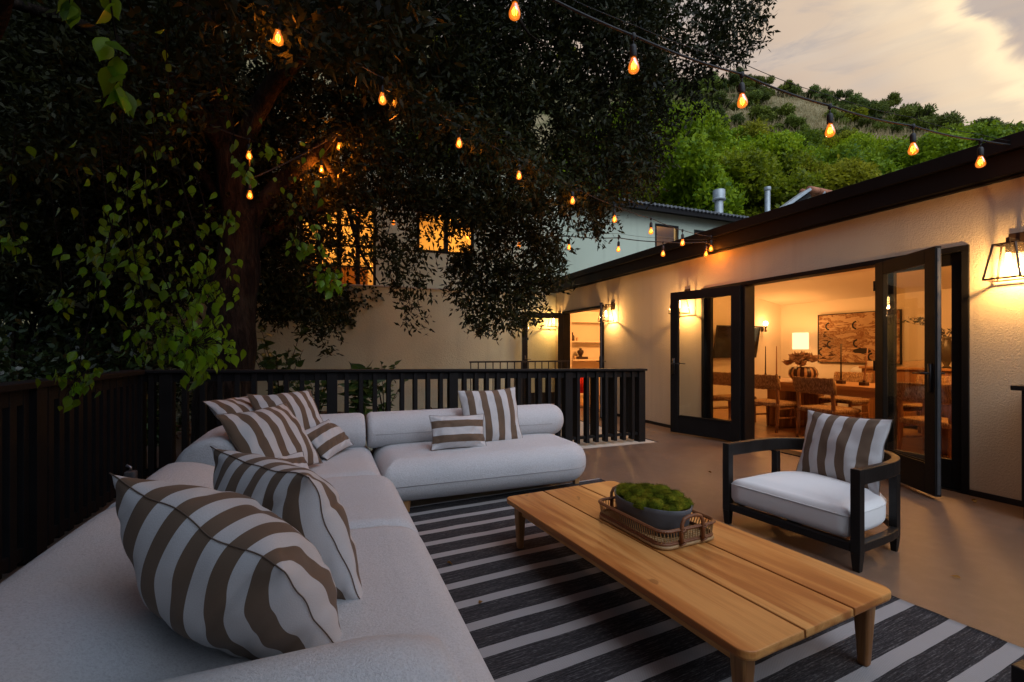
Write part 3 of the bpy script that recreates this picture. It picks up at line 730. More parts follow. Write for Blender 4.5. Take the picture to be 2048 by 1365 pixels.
def pillow(name_mat, w, h, t, seed, slump=0.0, ear=.075, res=40, fold=1.0):
    n = res
    vs = []; uv = []; fs = []
    def surf(a, b, s):
        ex = 1-ear*(1-b*b)*a*a; ey = 1-ear*(1-a*a)*b*b
        x = w/2*a*ex; y = h/2*b*ey
        ra = 1-abs(a)**2.3; rb = 1-abs(b)**2.3
        z = t/2*(max(ra, 0)*max(rb, 0))**.63
        # gathers along the edges, a few slack folds across the face
        e = max(abs(a), abs(b))
        z *= 1+.10*fold*(e**3)*math.sin((a*3.1 if abs(b) > abs(a) else b*3.1)*PI+seed+2*noise3((a*2, b*2, seed)))*(1-e)**.4
        fx = noise3((a*1.5+seed, b*1.5, s*2.0), 1.0)*.020*fold + noise3((a*3.4+seed, b*3.4, s*3.0), 1.0)*.008*fold
        rg = abs(noise3((a*2.2-b*1.3+seed*2, b*.7+a*.4, s), 1.0)); fx -= .022*fold*max(0, .22-rg)/.22*e
        for ca, cb, ph in ((1, 1, .3), (1, -1, 1.7), (-1, 1, 2.9), (-1, -1, 4.4)):   # creases that run in from each corner
            dx_, dy_ = a-ca, b-cb; dd = math.hypot(dx_, dy_); th = math.atan2(dy_*cb, dx_*ca)
            fx += .011*fold*math.exp(-dd/.42)*math.sin(th*9+ph+seed*1.3+dd*2)*min(1, dd*4)
        z += fx*max(ra, 0)**.4*max(rb, 0)**.4
        y -= slump*h*(1-b)*0 + 0
        zz = s*z
        # the pillow sags: its belly drops, the corners stay
        y -= slump*h*(1-a*a)*(1-b*b)
        # corners curl a little
        zz += .018*noise3((seed, a*2, b*2))*e**6
        return (x, y, zz)
    idx = {}
    for s in (1, -1):
        for j in range(n+1):
            for i in range(n+1):
                a = -1+2*i/n; b = -1+2*j/n
                a = math.sin(a*PI/2)*.35+a*.65; b = math.sin(b*PI/2)*.35+b*.65
                rim = i in (0, n) or j in (0, n)
                if s == -1 and rim: idx[(s, i, j)] = idx[(1, i, j)]; continue
                idx[(s, i, j)] = len(vs); vs.append(surf(a, b, s)); uv.append((a, b))
        for j in range(n):
            for i in range(n):
                q = (idx[(s,i,j)], idx[(s,i+1,j)], idx[(s,i+1,j+1)], idx[(s,i,j+1)])
                fs.append(q if s == 1 else q[::-1])
    # stripes are woven in, so they keep their width over the bulge: measure along the cloth
    uv = [list(p) for p in uv]
    for s in (1, -1):
        for ax in (0, 1):
            rows, idr = [], []
            for k in range(n+1):
                ids = [idx[(s, i, k)] if ax == 0 else idx[(s, k, i)] for i in range(n+1)]; acc = [0]
                for p, q_ in zip(ids, ids[1:]): acc.append(acc[-1]+(Vector(vs[p])-Vector(vs[q_])).length)
                rows.append([a_/acc[-1] for a_ in acc]); idr.append(ids)
            mean = [sum(q_[i] for q_ in rows)/len(rows) for i in range(n+1)]
            for k, (rw, ids) in enumerate(zip(rows, idr)):
                for i, p in enumerate(ids):
                    if not (s == -1 and (i in (0, n) or k in (0, n))): uv[p][ax] = 2*(.1*rw[i]+.9*mean[i])-1
    mb = MB(); mb.v = vs; mb.f = fs
    # sewn rim: a thin flat lip round the edge
    o = mb.build('cushion', name_mat, None, smooth=True, uv=uv)
    sub = o.modifiers.new('sub', 'SUBSURF'); sub.levels = 1; sub.render_levels = 1
    ring = [idx[(1,i,0)] for i in range(n)]+[idx[(1,n,j)] for j in range(n)]+[idx[(1,i,n)] for i in range(n,0,-1)]+[idx[(1,0,j)] for j in range(n,0,-1)]
    m2 = MB(); m2.tube([Vector(vs[i])*1.003 for i in ring], .0017, 6, closed=True)
    p = m2.build('piping', M['pipe'], o, smooth=True)
    return o
M['pipe'] = pmat('piping_cloth', (.10, .07, .05), .9)
SM = {}
def place(o, c, lat, up):
    lat = Vector(lat).normalized(); up = Vector(up); up = (up-lat*up.dot(lat)).normalized(); nrm = lat.cross(up)
    o.matrix_world = Matrix(((lat.x, up.x, nrm.x, c[0]), (lat.y, up.y, nrm.y, c[1]), (lat.z, up.z, nrm.z, c[2]), (0,0,0,1)))
GP = 'striped outdoor cushions'
def cush(c, lat, up, w, h, t, n, axis, phase, seed, label, **k):
    key = (n, axis, phase)
    if key not in SM: SM[key] = stripemat('stripe_cloth', n, axis, phase)
    o = pillow(SM[key], w, h, t, seed, **k); place(o, c, lat, up); tag(o, label, 'cushion', GP); return o
# nearest two on the seat beside the side railing
cush((-5.405, 3.54, .64), (.41, -.37, -.14), (-.21, -.19, .39), .61, .56, .33, 13, 0, 1, 1.3, 'nearest big striped cushion with gathered corner in the foreground', res=56, fold=.9)
cush((-5.305, 3.86, .650), (.45, -.66, -.03), (-.26, .00, .47), .60, .54, .31, 13, 0, 1, 5.1, 'big striped cushion standing directly behind the nearest one', res=56, fold=.9)
# the pile in the corner
cush((-5.50, 5.52, .655), (.62, .76, .03), (-.30, .16, .46), .58, .52, .22, 11, 0, 0, 2.2, 'large striped cushion at the front of the corner pile')
cush(P(583, 838, 3.72), (.80, .55, .0), (-.20, .30, .46), .54, .52, .20, 11, 0, 0, 8.4, 'striped cushion upright behind the small one in the corner pile')
cush(P(498, 838, 3.62), (.45, .88, .0), (-.42, .12, .40), .52, .48, .18, 11, 0, 1, 3.6, 'brown edged cushion mostly hidden at the back of the corner pile')
cush((-5.165, 6.02, .555), (.46, .87, .06), (-.40, .22, .46), .44, .30, .17, 5, 1, 1, 4.5, 'small oblong striped cushion leaning on the corner pile')
cush((-5.42, 5.10, .52), (.75, .40, .05), (-.4, .45, .5), .36, .26, .14, 5, 1, 1, 6.7, 'small brown cushion corner peeping out behind the foreground cushions')
# two on the rear run
cush((-3.765, 6.12, .65), (1, .05, .02), (-.03, .30, .95), .58, .52, .17, 9, 0, 1, 7.7, 'square cushion with upright stripes near the open sofa end')
cush((-4.135, 5.90, .565), (1, .06, -.03), (.02, .33, .94), .49, .29, .15, 5, 1, 1, 9.9, 'oblong cushion with level stripes in front of the square one')

# ------------------------------------------------------------------ coffee table
tb = thing('coffee_table', (-3.622, 4.018, 0), 'long low teak coffee table of three planks with tapered legs', 'coffee table', rz=RA)
TL, TW, TH = 1.72, .865, .32
mb = MB(); pw = TW/3
for i in range(3):
    x0 = -TW/2+i*pw+(.0045 if i else 0); x1 = -TW/2+(i+1)*pw-(.0045 if i < 2 else 0)
    rr = [.004]*4
    if i == 0: rr[1] = rr[2] = .05
    if i == 2: rr[0] = rr[3] = .05
    rs = []
    cx_, hx_ = (x0+x1)/2, (x1-x0)/2
    for d, z in ((.012, TH-.036), (.003, TH-.030), (0, TH-.022), (0, TH-.006), (.001, TH-.0015), (.003, TH)):
        rs.append([Vector((cx_+x, y, z)) for x, y in rrect(hx_-d if 1 else 0, TL/2-d, 0, 7, tuple(max(q-d, .002) for q in rr))])
    mb.rings(rs)
mb.build('table_top', M['teak'], tb)
mb = MB()
for s in (-1, 1):
    mb.box(s*(TW/2-.085)-.014, s*(TW/2-.085)+.014, -TL/2+.09, TL/2-.09, TH-.10, TH-.0365)
    mb.box(-TW/2+.10, TW/2-.10, s*(TL/2-.085)-.014, s*(TL/2-.085)+.014, TH-.10, TH-.0365)
mb.box(-.03, .03, -TL/2+.1, TL/2-.1, TH-.07, TH-.0365)
mb.build('apron', M['teak'], tb, bevel=.002)
for sx in (-1, 1):
    for sy in (-1, 1):
        x, y = sx*(TW/2-.075), sy*(TL/2-.075)
        mb = MB(); rs = []
        for z, hw, dx in ((0.012, .017, .012), (.02, .019, .012), (TH-.10, .029, 0), (TH-.037, .031, 0)):
            rs.append([Vector((x+sx*dx*0+a, y+b, z)) for a, b in rrect(hw, hw, .012, 3)])
        mb.rings(rs); mb.build('leg', M['teak_leg'], tb, smooth=False, bevel=.002)

# ------------------------------------------------------------------ rattan tray and the moss bowl
def rattan(name, c1, c2):
    q = NB(name); v = q.coord(); w_ = q.noise(v, 60, 3); k = q.noise(v, 7, 3)
    c = q.mix(w_, c1, c2); c = q.mix(q.ramp(k, [(.5, 0.0), (.75, .5)]), c, sc(c1, .6)); q.bump(w_, .4, .003); return q.fin(c, .5, .4)
M['rattan'] = rattan('rattan', (.10, .030, .010), (.24, .095, .036)); M['cane'] = rattan('pale_cane', (.26, .145, .055), (.42, .26, .115))
ta = thing('tray', (-3.575, 4.075, TH+.001), 'brown rattan tray with looped handles on the coffee table', 'tray', rz=RA+math.radians(-1.5))
TX, TY, TZ = .172, .252, .088
def outline(hx, hy, r, z, n=8): return [Vector((x, y, z)) for x, y in rrect(hx, hy, r, n)]
def along(pts, step):
    res = []; L = 0; nxt = 0; m = len(pts)
    for i in range(m):
        a, b = pts[i], pts[(i+1) % m]; d = (b-a).length
        while nxt <= L+d: res.append(a.lerp(b, (nxt-L)/max(d, 1e-9))); nxt += step
        L += d
    return res
mb = MB(); mb.box(-TX+.006, TX-.006, -TY+.006, TY-.006, .004, .007)
for i in range(26):
    y = -TY+.012+i*(2*TY-.024)/25; mb.tube([(-TX+.008, y, .010), (TX-.008, y, .010)], .0042, 6)
mb.build('woven_base', M['cane'], ta)
mb = MB(); bo = outline(TX, TY, .05, .02); to = outline(TX+.008, TY+.008, .055, TZ-.008)
A1, B1 = along(bo, .0165), along(to, .0165*1.03)
for a, b in zip(A1, B1): mb.tube([a, b], .0026, 5)
mb.build('side_spokes', M['cane'], ta)
mb = MB(); mb.tube(outline(TX+.003, TY+.003, .052, .010), .0095, 8, closed=True)
mb.build('base_band', M['cane'], ta, smooth=True)
mb = MB(); mb.tube(outline(TX+.003, TY+.003, .052, .024), .006, 8, closed=True); mb.tube(outline(TX+.0, TY+.0, .052, .031), .0045, 8, closed=True)
mb.tube(outline(TX+.008, TY+.008, .055, TZ), .0085, 8, closed=True)
for p in along(outline(TX+.008, TY+.008, .055, TZ), .0115):   # wrapped rim
    mb.lathe([(.0095, -.003), (.0118, -.001), (.0118, .001), (.0095, .003)], 6, p)
mb.build('rim', M['rattan'], ta, smooth=True)
for s in (-1, 1):
    mb = MB(); pts = [(-.068, 0, -.055), (-.068, 0, 0), (-.066, 0, .035), (-.052, 0, .058), (-.025, 0, .066), (.0, 0, .067), (.025, 0, .066), (.052, 0, .058), (.066, 0, .035), (.068, 0, 0), (.068, 0, -.055)]
    mb.tube([Vector((x, s*(TY+.016), TZ+z-.008)) for x, _, z in pts], .0088, 8)
    for x in (-.068, .068):
        for z in (.0, -.06): mb.tube([(x-.012, s*(TY+.018), TZ+z-.012), (x+.012, s*(TY+.028), TZ+z), (x+.014, s*(TY+.0), TZ+z+.004)], .0045, 6)
    mb.build('handle', M['rattan'], ta, smooth=True)
bowl = thing('planter_bowl', (-3.575, 4.09, TH+.014), 'oval matt grey bowl filled with moss in the rattan tray', 'bowl', rz=RA)
ex, ey = .160, .235
def ell(k, z, n=48, dx=0): return [Vector((ex*k*math.cos(2*PI*i/n), ey*k*math.sin(2*PI*i/n), z)) for i in range(n)]
mb = MB(); mb.rings([ell(.5, 0), ell(.80, 0), ell(.86, .006), ell(.93, .06), ell(.98, .115), ell(1.0, .138), ell(.985, .140), ell(.965, .138), ell(.95, .10), ell(.5, .095)])
mb.build('bowl_wall', pmat('grey_ceramic', (.085, .085, .09), .62, .12, 9, .08, 60), bowl, smooth=True)
def mossmat():
    q = NB('moss'); v = q.coord(); n1 = q.noise(v, 16, 4); n2 = q.noise(v, 170, 3)
    c = q.ramp(q.math('ADD', q.math('MULTIPLY', n1, .7), q.math('MULTIPLY', n2, .4)), [(.34, (.018, .026, .002)), (.50, (.062, .080, .004)), (.63, (.17, .16, .010)), (.8, (.30, .22, .018))])
    q.bump(n2, .9, .01); return q.fin(c, .95, .08)
M['moss'] = mossmat()
mb = MB(); rnd = random.Random(5)
spots = []
for k in range(400):
    a_ = rnd.uniform(0, 2*PI); u_ = math.sqrt(rnd.random())*.80; p_ = (ex*u_*math.cos(a_), ey*u_*math.sin(a_)); r_ = rnd.uniform(.034, .058)
    if all(math.hypot(p_[0]-q[0], p_[1]-q[1]) > .62*(r_+q[2])*.92 for q in spots): spots.append((p_[0], p_[1], r_))
for sx, sy, r in spots:
    ring = []; cz = .108+.056*(1-(sx/ex)**2-(sy/ey)**2)+.25*(.05-r)
    for i in range(9):
        a = i/8*PI*.56; rs = []
        for j in range(22):
            b = 2*PI*j/22; d = Vector((math.sin(a)*math.cos(b), math.sin(a)*math.sin(b), math.cos(a)*.75))
            k = 1+.09*noise3((d.x*3+sx*40, d.y*3, d.z*3+sy*30))+.05*noise3((d.x*9+sx*40, d.y*9, d.z*9))
            rs.append(Vector((sx, sy, cz))+d*r*k)
        ring.append(rs)
    mb.rings(ring[::-1], False, True)
fz = MB()   # short moss fibres give the soft outline
for sx, sy, r in spots:
    for k in range(520):
        a = rnd.uniform(0, PI*.52); b = rnd.uniform(0, 2*PI)
        d = Vector((math.sin(a)*math.cos(b), math.sin(a)*math.sin(b), math.cos(a)*.75)); cz = .108+.056*(1-(sx/ex)**2-(sy/ey)**2)+.25*(.05-r)
        p = Vector((sx, sy, cz))+d*r*.99; q_ = d.orthogonal().normalized()*.0011
        tip = p+(d+Vector((rnd.uniform(-.5,.5), rnd.uniform(-.5,.5), rnd.uniform(-.1,.5)))).normalized()*rnd.uniform(.007, .016)
        fz.add([p-q_, p+q_, tip], [(0,1,2)])
mo = mb.build('moss', M['moss'], bowl, smooth=True); fz.build('moss_fibres', M['moss'], mo)

# ------------------------------------------------------------------ tub armchair
M['linen'] = pmat('white_linen', (.74, .735, .72), .9, .035, 3, .22, 260, .003, .15, sheen=.1)
def armchair(loc, rz, label):
    t = thing('armchair', loc, label, 'armchair', rz=rz)
    hw, dx0, dxl = .44, .30, .51       # half width, where the curve starts, its depth
    def plan(off, n=22, x_start=0.0):
        p = [(x_start, -hw+off)]
        for i in range(n+1):
            a = -PI/2+PI*i/n; p.append((dx0+(dxl-off)*max(math.cos(a), 0)**.82, (hw-off)*math.copysign(abs(math.sin(a))**.82, a)))
        return p+[(x_start, hw-off)]
    def band(name, o0, o1, z0, z1, xs=0.0, bev=.006, dz=0):
        a, b = plan(o0, x_start=xs), plan(o1, x_start=xs); mb = MB(); n = len(a)
        for (x, y), (u, w) in zip(a, b):
            mb.v += [(x, y, z0), (x, y, z1), (u, w, z1), (u, w, z0)]
        for i in range(n-1):
            for k in range(4): mb.f.append((i*4+k, i*4+(k+1) % 4, (i+1)*4+(k+1) % 4, (i+1)*4+k)[::-1])
        mb.f += [(0,1,2,3), ((n-1)*4+3, (n-1)*4+2, (n-1)*4+1, (n-1)*4)]
        return mb.build(name, M['black_wood'], t, bevel=bev)
    band('arm_rail', 0, .044, .49, .58, .050)
    band('seat_rail', .004, .05, .105, .155, .03)
    mb = MB(); mb.box(.004, .05, -hw+.05, hw-.05, .105, .155); mb.box(.05, .7, -.03, .03, .11, .14); mb.build('front_rail', M['black_wood'], t, bevel=.004)
    for s in (-1, 1):
        mb = MB(); y0, y1 = sorted((s*(hw+.002), s*(hw-.049)))
        mb.box(0, .051, y0, y1, .10, .5805)
        b = len(mb.v); cx_, cy_ = .0255, (y0+y1)/2
        mb.rings([[Vector((cx_+sx*h, cy_+sy*h, z)) for sx, sy in ((-1,-1),(1,-1),(1,1),(-1,1))] for z, h in ((0, .018), (.0995, .025))])
        mb.build('leg', M['black_wood'], t, bevel=.003)
        mb = MB(); a = math.acos(.42); x, y = dx0+(dxl-.027)*math.cos(a)**.82, s*(hw-.027)*math.sin(a)**.82
        mb.bar((x, y, .484), (x, y, .10), .045, .045); mb.bar((x, y, .0995), (x, y, 0), .045, .045, w2=.03, h2=.03)
        mb.build('leg', M['black_wood'], t, bevel=.003)
    # stuffed seat on the same plan
    mb = MB(); rs = []; z0, z1, r = .157, .370, .055
    def ring(off, z):
        p = [(.012+off*.8, y) for y in np.linspace(hw-.062-off, -hw+.062+off, 12)]
        p += [(dx0+(dxl-.075-off)*max(math.cos(a), 0)**.85, (hw-.062-off)*math.copysign(abs(math.sin(a))**.85, a)) for a in np.linspace(-PI/2, PI/2, 26)]
        return [Vector((x, y, z)) for x, y in p]
    for f in (.36, .2): rs.append(ring(f, z0))
    for i in range(7): a = PI/2*i/6; rs.append(ring(r*(1-math.sin(a)), z0+r*(1-math.cos(a))))
    for i in range(7): a = PI/2*i/6; rs.append(ring(r*(1-math.cos(a)), z1-.03-r*(1-math.sin(a))))
    for d, z in ((.09, -.012), (.15, -.003), (.22, .004), (.29, .008), (.335, .009)): rs.append(ring(d, z1+z))
    mb.rings(rs); seat_ = mb.build('seat_cushion', M['linen'], t, smooth=True)
    mb = MB(); mb.tube(ring(-.001, z1-.03-r*.75), .0025, 6, closed=True); mb.build('piping', M['linen'], seat_, smooth=True)
    return t
armchair((-2.452, 4.205, 0), math.radians(6.3), 'black framed tub armchair with white seat and one striped cushion')
cush((-1.845, 4.235, .565), (-.07, -1, 0.015), (.26, 0, .95), .60, .50, .17, 9, 0, 1, 11.2, 'striped cushion propped in the black armchair', fold=.9)
armchair((-3.82, 2.16, 0), 0, 'black armchair cut off at the bottom edge beside the rug end')

# ------------------------------------------------------------------ dark outdoor cabinet against the wall
cb = thing('cabinet', (-.23, 3.35, 0), 'black slim outdoor cabinet against the wall below the big lantern', 'cabinet')
mb = MB(); mb.box(-.165, .165, -.52, .52, .10, .955); mb.build('body', M['black_wood'], cb, bevel=.004)
mb = MB(); mb.box(-.205, .195, -.565, .565, .956, .992); mb.build('top', M['black_wood'], cb, bevel=.004)
for sy in (-1, 1):
    for sx in (-1, 1):
        mb = MB(); mb.box(sx*.135-.022, sx*.135+.022, sy*.48-.03, sy*.48+.03, 0, .0995); mb.build('leg', M['black_wood'], cb)
for y in (-.26, .26):
    mb = MB(); mb.box(-.181, -.166, y-.25, y+.25, .12, .93); d = mb.build('door', M['black_wood'], cb, bevel=.003)
    mb = MB(); mb.tube([(-.19, y-.2*np.sign(y), .5), (-.19, y-.2*np.sign(y), .66)], .008, 8); mb.build('handle', M['steel'], d, smooth=True)
# ------------------------------------------------------------------ lamps
WARM = (1.0, .52, .17); AMBER = (1.0, .38, .07)
def point(name, loc, energy, col, r, parent=None):
    l = bpy.data.lights.new(name, 'POINT'); l.energy = energy; l.color = col; l.shadow_soft_size = r
    o = bpy.data.objects.new(name, l); COL.objects.link(o); o.location = loc
    if parent is not None: o.parent = parent
    return o
M['lamp_bulb'] = emat('lamp_bulb', (1.0, .62, .24), 26)
def lantern(y, label, z=0.0, energy=9):
    t = thing('wall_lantern', (0, y, 1.82+z), label, 'wall lantern', 'black lanterns on the house wall')
    cx, H, b, tp = -.165, .275, .108, .066
    mb = MB(); mb.box(-.022, -.001, -.055, .055, .22, .38); mb.build('backplate', M['bronze'], t, bevel=.003)
    mb = MB(); mb.box(-.15, -.0225, -.011, .011, .305, .327); mb.box(cx-.012, cx+.012, -.012, .012, H+.0, .3265); mb.build('arm', M['bronze'], t, bevel=.002)
    mb = MB(); c4 = [(-1,-1),(1,-1),(1,1),(-1,1)]
    B = [Vector((cx+sx*b, sy*b, 0)) for sx, sy in c4]; T = [Vector((cx+sx*tp, sy*tp, H)) for sx, sy in c4]
    for i in range(4):
        mb.bar(B[i], T[i], .011); mb.bar(B[i], B[(i+1) % 4], .012); mb.bar(T[i], T[(i+1) % 4], .012)
    mb.box(cx-.022, cx+.022, -.022, .022, H-.012, H+.003)
    for s in (-1, 1): mb.bar((cx-tp, 0, H-.002), (cx+tp, 0, H-.002), .012) if s > 0 else mb.bar((cx, -tp, H-.0022), (cx, tp, H-.0022), .0115)
    mb.build('frame', M['bronze'], t)
    for i in range(4):
        j = (i+1) % 4; mb = MB(); k = .93
        q = [B[i].lerp(B[j], .05)+Vector((0,0,.012)), B[i].lerp(B[j], .95)+Vector((0,0,.012)), T[j].lerp(T[i], .07)-Vector((0,0,.012)), T[i].lerp(T[j], .07)-Vector((0,0,.012))]
        mb.add(q, [(0,1,2,3)]); g = mb.build('pane', M['lamp_glass'], t)
    mb = MB(); mb.lathe([(.016, H-.07), (.017, H-.065), (.017, H-.012)], 12, (cx, 0, 0)); mb.build('socket', M['bronze'], t)
    mb = MB(); mb.lathe([(.004, .085), (.013, .09), (.0165, .10), (.0165, H-.09), (.013, H-.0705)], 14, (cx, 0, 0)); mb.build('bulb', M['lamp_bulb'], t, smooth=True)
    for q, (dx, dy) in enumerate(((.021, 0), (-.021, 0))):
        pass
    point('lamp_light', (cx, 0, .06), energy, WARM, .018, t)
    return t
lantern(4.03, 'large black lantern glowing nearest the cabinet', 0, 29)
lantern(7.72, 'black lantern behind the glass of the open left door leaf', 0, 29)
lantern(9.72, 'small black lantern just beyond the edge on far door leaf', 0, 29)
lantern(11.93, 'farthest black lantern in the corner behind the opened far door', 0, 29)

# ------------------------------------------------------------------ string lights
M['cable'] = pmat('rubber_cable', (.012, .011, .011), .6, .1, 9)
M['filament'] = emat('filament', (1.0, .42, .07), 14)
def bulbglass():
    q = NB('amber_bulb_glass'); t = q.n('ShaderNodeBsdfTransparent'); t.inputs[0].default_value = (1, .62, .22, 1)
    g = q.n('ShaderNodeBsdfGlossy'); g.inputs['Roughness'].default_value = .05
    e = q.n('ShaderNodeEmission'); e.inputs[0].default_value = (1, .26, .022, 1); e.inputs[1].default_value = .85
    a = q.n('ShaderNodeAddShader'); q.l(t.outputs[0], a.inputs[0]); q.l(e.outputs[0], a.inputs[1])
    lw = q.n('ShaderNodeLayerWeight'); lw.inputs[0].default_value = .25
    mx = q.n('ShaderNodeMixShader'); q.l(q.math('MULTIPLY', lw.outputs['Fresnel'], .5), mx.inputs[0]); q.l(a.outputs[0], mx.inputs[1]); q.l(g.outputs[0], mx.inputs[2])
    q.l(mx.outputs[0], q.out.inputs[0]); return q.m
M['bulb_glass'] = bulbglass()
GPROF = [(.0135, -.001), (.0165, -.010), (.0235, -.028), (.0300, -.049), (.0312, -.060), (.028, -.074), (.018, -.083), (.004, -.0865)]
SOCK = [(.008, .075), (.016, .068), (.0195, .054), (.0195, .008), (.017, .0)]
def bulb_proto():
    mb = MB(); mb.lathe(SOCK, 12); s = mb.build('socket', M['cable'], None, smooth=True)
    mb = MB(); mb.lathe(GPROF, 14); mb.build('glass', M['bulb_glass'], s, smooth=True)
    mb = MB()
    for i in range(5):
        a = 2*PI*i/5; c, sn = math.cos(a), math.sin(a)
        mb.tube([(c*.006, sn*.006, -.024), (c*.013, sn*.013, -.040), (c*.010, sn*.010, -.060)], .0022, 5)
    mb.build('filament', M['filament'], s, smooth=True)
    return s
PROTO = [None]
LEN = .115
def strand(pts, label, energy, ends=(), drop=.055, wire=True, cr=.0070, boost=1):
    first = P(*pts[0]); t = thing('string_light', first, label, 'string lights', 'string lights across the deck')
    o0 = Vector(first); tops = []
    for i, (px, py, Y) in enumerate(pts):
        c = P(px, py, Y); top = c+Vector((0, 0, .045)); socket_top = top+Vector((0, 0, .072)); tops.append((top, socket_top+Vector((0, 0, drop))))
    path = [P(*e) for e in ends[:1] if e]+[b for a, b in tops]+[P(*e) for e in ends[1:] if e]
    cab = []
    for i in range(len(path)-1):
        a, b = path[i], path[i+1]; L = (b-a).length
        for k in range(10):
            f = k/10; cab.append(a.lerp(b, f)-Vector((0, 0, .035*L*4*f*(1-f)*.6)))
    cab.append(path[-1])
    mb = MB(); mb.tube([p-o0 for p in cab], cr, 7)
    if wire:
        mb.tube([p-o0+Vector((0, 0, .022+.05*math.sin(PI*i/(len(cab)-1)))) for i, p in enumerate(cab)], .0022, 5)
    for a, b in tops: mb.lathe([(.011, .012), (.014, .004), (.013, -.02), (.006, -.026)], 8, b-o0); mb.tube([b-o0-Vector((0,0,.02)), a-o0+Vector((0,0,.07))], .0042, 6)
    mb.build('cable', M['cable'], t, smooth=True)
    for bi, (a, b) in enumerate(tops):
        if PROTO[0] is None: PROTO[0] = s = bulb_proto(); 
        else: s = copy_tree(PROTO[0])
        s.name = 'bulb'; s.parent = t; s.location = a-o0
        s.rotation_euler = (random.uniform(-.06, .06), random.uniform(-.06, .06), random.uniform(0, 6))
        point('bulb_light', a-o0+Vector((0, 0, -.05)), energy*(boost if bi >= len(tops)-3 else 1), AMBER, .008, t)
    return t
strand([(1030, 24, 2.45), (1267, 132, 2.65), (1484, 203, 2.95), (1660, 262, 3.2), (1826, 299, 3.42), (1961, 325, 3.62)],
       'string light nearest the viewer running to the roof corner with six bulbs', 1.1, [(840, -160, 2.35), (2060, 292, 3.74)])
strand([(556, 77, 2.85), (764, 199, 3.7), (918, 287, 4.4), (1038, 352, 4.95), (1145, 402, 5.45), (1229, 439, 5.8), (1302, 463, 6.1), (1365, 486, 6.35), (1422, 498, 6.5)],
       'long string light slanting from the tree to the middle of the fascia', 5.0, [(330, -90, 2.4), (1438, 492, 6.56)], wire=False, cr=.0042)
strand([(1412, 509, 6.56), (1326, 508, 6.75), (1237, 499, 6.95), (1138, 495, 7.2), (1038, 490, 7.5), (935, 475, 7.8), (787, 446, 8.0), (716, 428, 8.15)],
       'lower string light hanging before the pale upstairs wall into the leaves', 2.0, [(1438, 500, 6.56), (650, 395, 8.2)], boost=3)
strand([(643, 340, 5.95), (678, 294, 5.85), (500, 391, 5.0), (498, 312, 4.9)],
       'short string light wound through the tree near its trunk', 34.0, [(700, 330, 6.2), (420, 250, 4.8)], wire=False, boost=.22)

# ------------------------------------------------------------------ the rooms: what shows through the open doors
IN = (1.0, .445, .125)
def recessed(x, y, z, e, label):
    t = thing('ceiling_spot', (x, y, z), label, 'ceiling light', 'small round ceiling lights')
    mb = MB(); mb.lathe([(.055, -.008), (.055, -.001)], 16); mb.build('trim', M['inner_wall'], t)
    mb = MB(); mb.lathe([(.038, -.010), (.038, -.0085)], 14); mb.build('lens', emat('spot_lens', (1, .75, .45), 8), t)
    point('spot_light', (0, 0, -.06), e, IN, .22, t)
recessed(2.3, 6.0, 2.62, 150, 'added small ceiling light over the dining table')  # this and the next two spots are added to brighten the room
recessed(1.9, 4.0, 2.62, 95, 'added small ceiling light by the tall vase end of the room')
recessed(2.4, 8.6, 2.62, 85, 'added small ceiling light near the television wall')
recessed(1.7, 11.7, 2.32, 190, 'small ceiling light in the room behind the far door')
# upstairs
def ceiling_lamp(x, y, z, e, label):
    t = thing('ceiling_lamp', (x, y, z), label, 'ceiling lamp')
    mb = MB(); mb.lathe([(.02, -.02), (.14, -.03), (.15, -.07), (.10, -.10), (.02, -.11)], 18); mb.build('shade', emat('opal_shade', (1, .66, .25), 3), t, smooth=True)
    point('lamp_light', (0, 0, -.2), e, (1, .42, .07), .08, t)
ceiling_lamp(-5.0, 13.7, 4.75, 120, 'glowing ceiling lamp in the upstairs room behind the leaves')
ceiling_lamp(-1.6, 13.9, 4.75, 85, 'glowing ceiling lamp in the upstairs room nearer the pale wall')
point_dim = point('lamp_light', (4.0, 14.2, 4.9), 45, (1, .55, .18), .1)
# dining table
dt = thing('dining_table', (2.15, 6.55, 0), 'long wooden dining table with slab ends inside the house', 'dining table')
mb = MB(); mb.box(-.5, .5, -1.75, 1.75, .70, .752); mb.build('table_top', M['walnut_y'], dt, bevel=.006)
mb = MB(); mb.box(-.42, .42, -1.5, 1.5, .60, .699); mb.build('apron', M['walnut_y'], dt)
for y in (-1.15, 1.05):
    mb = MB()
    for i in range(9): a = -.36+i*.09; mb.box(a-.043, a+.043, y-.17, y+.17, 0, .599)
    mb.build('leg', M['walnut'], dt, bevel=.012)
def rushmat():
    q = NB('woven_rush'); v = q.coord(scale=(60, 60, 14)); n_ = q.noise(v, 1.3, 4, .4); w2 = q.noise(q.coord(), 18, 3)
    c = q.ramp(n_, [(.3, (.13, .06, .025)), (.5, (.33, .20, .10)), (.7, (.52, .37, .21))]); c = q.mix(q.ramp(w2, [(.5, 0.0), (.7, .4)]), c, (.12, .06, .03))
    q.bump(n_, .8, .01); return q.fin(c, .8, .2)
M['rush'] = rushmat()
M['chair_wood'] = woodmat('chair_wood', (.20, .085, .03), (.28, .13, .05), (.34, .17, .07), 'Z', 1.0, .4)
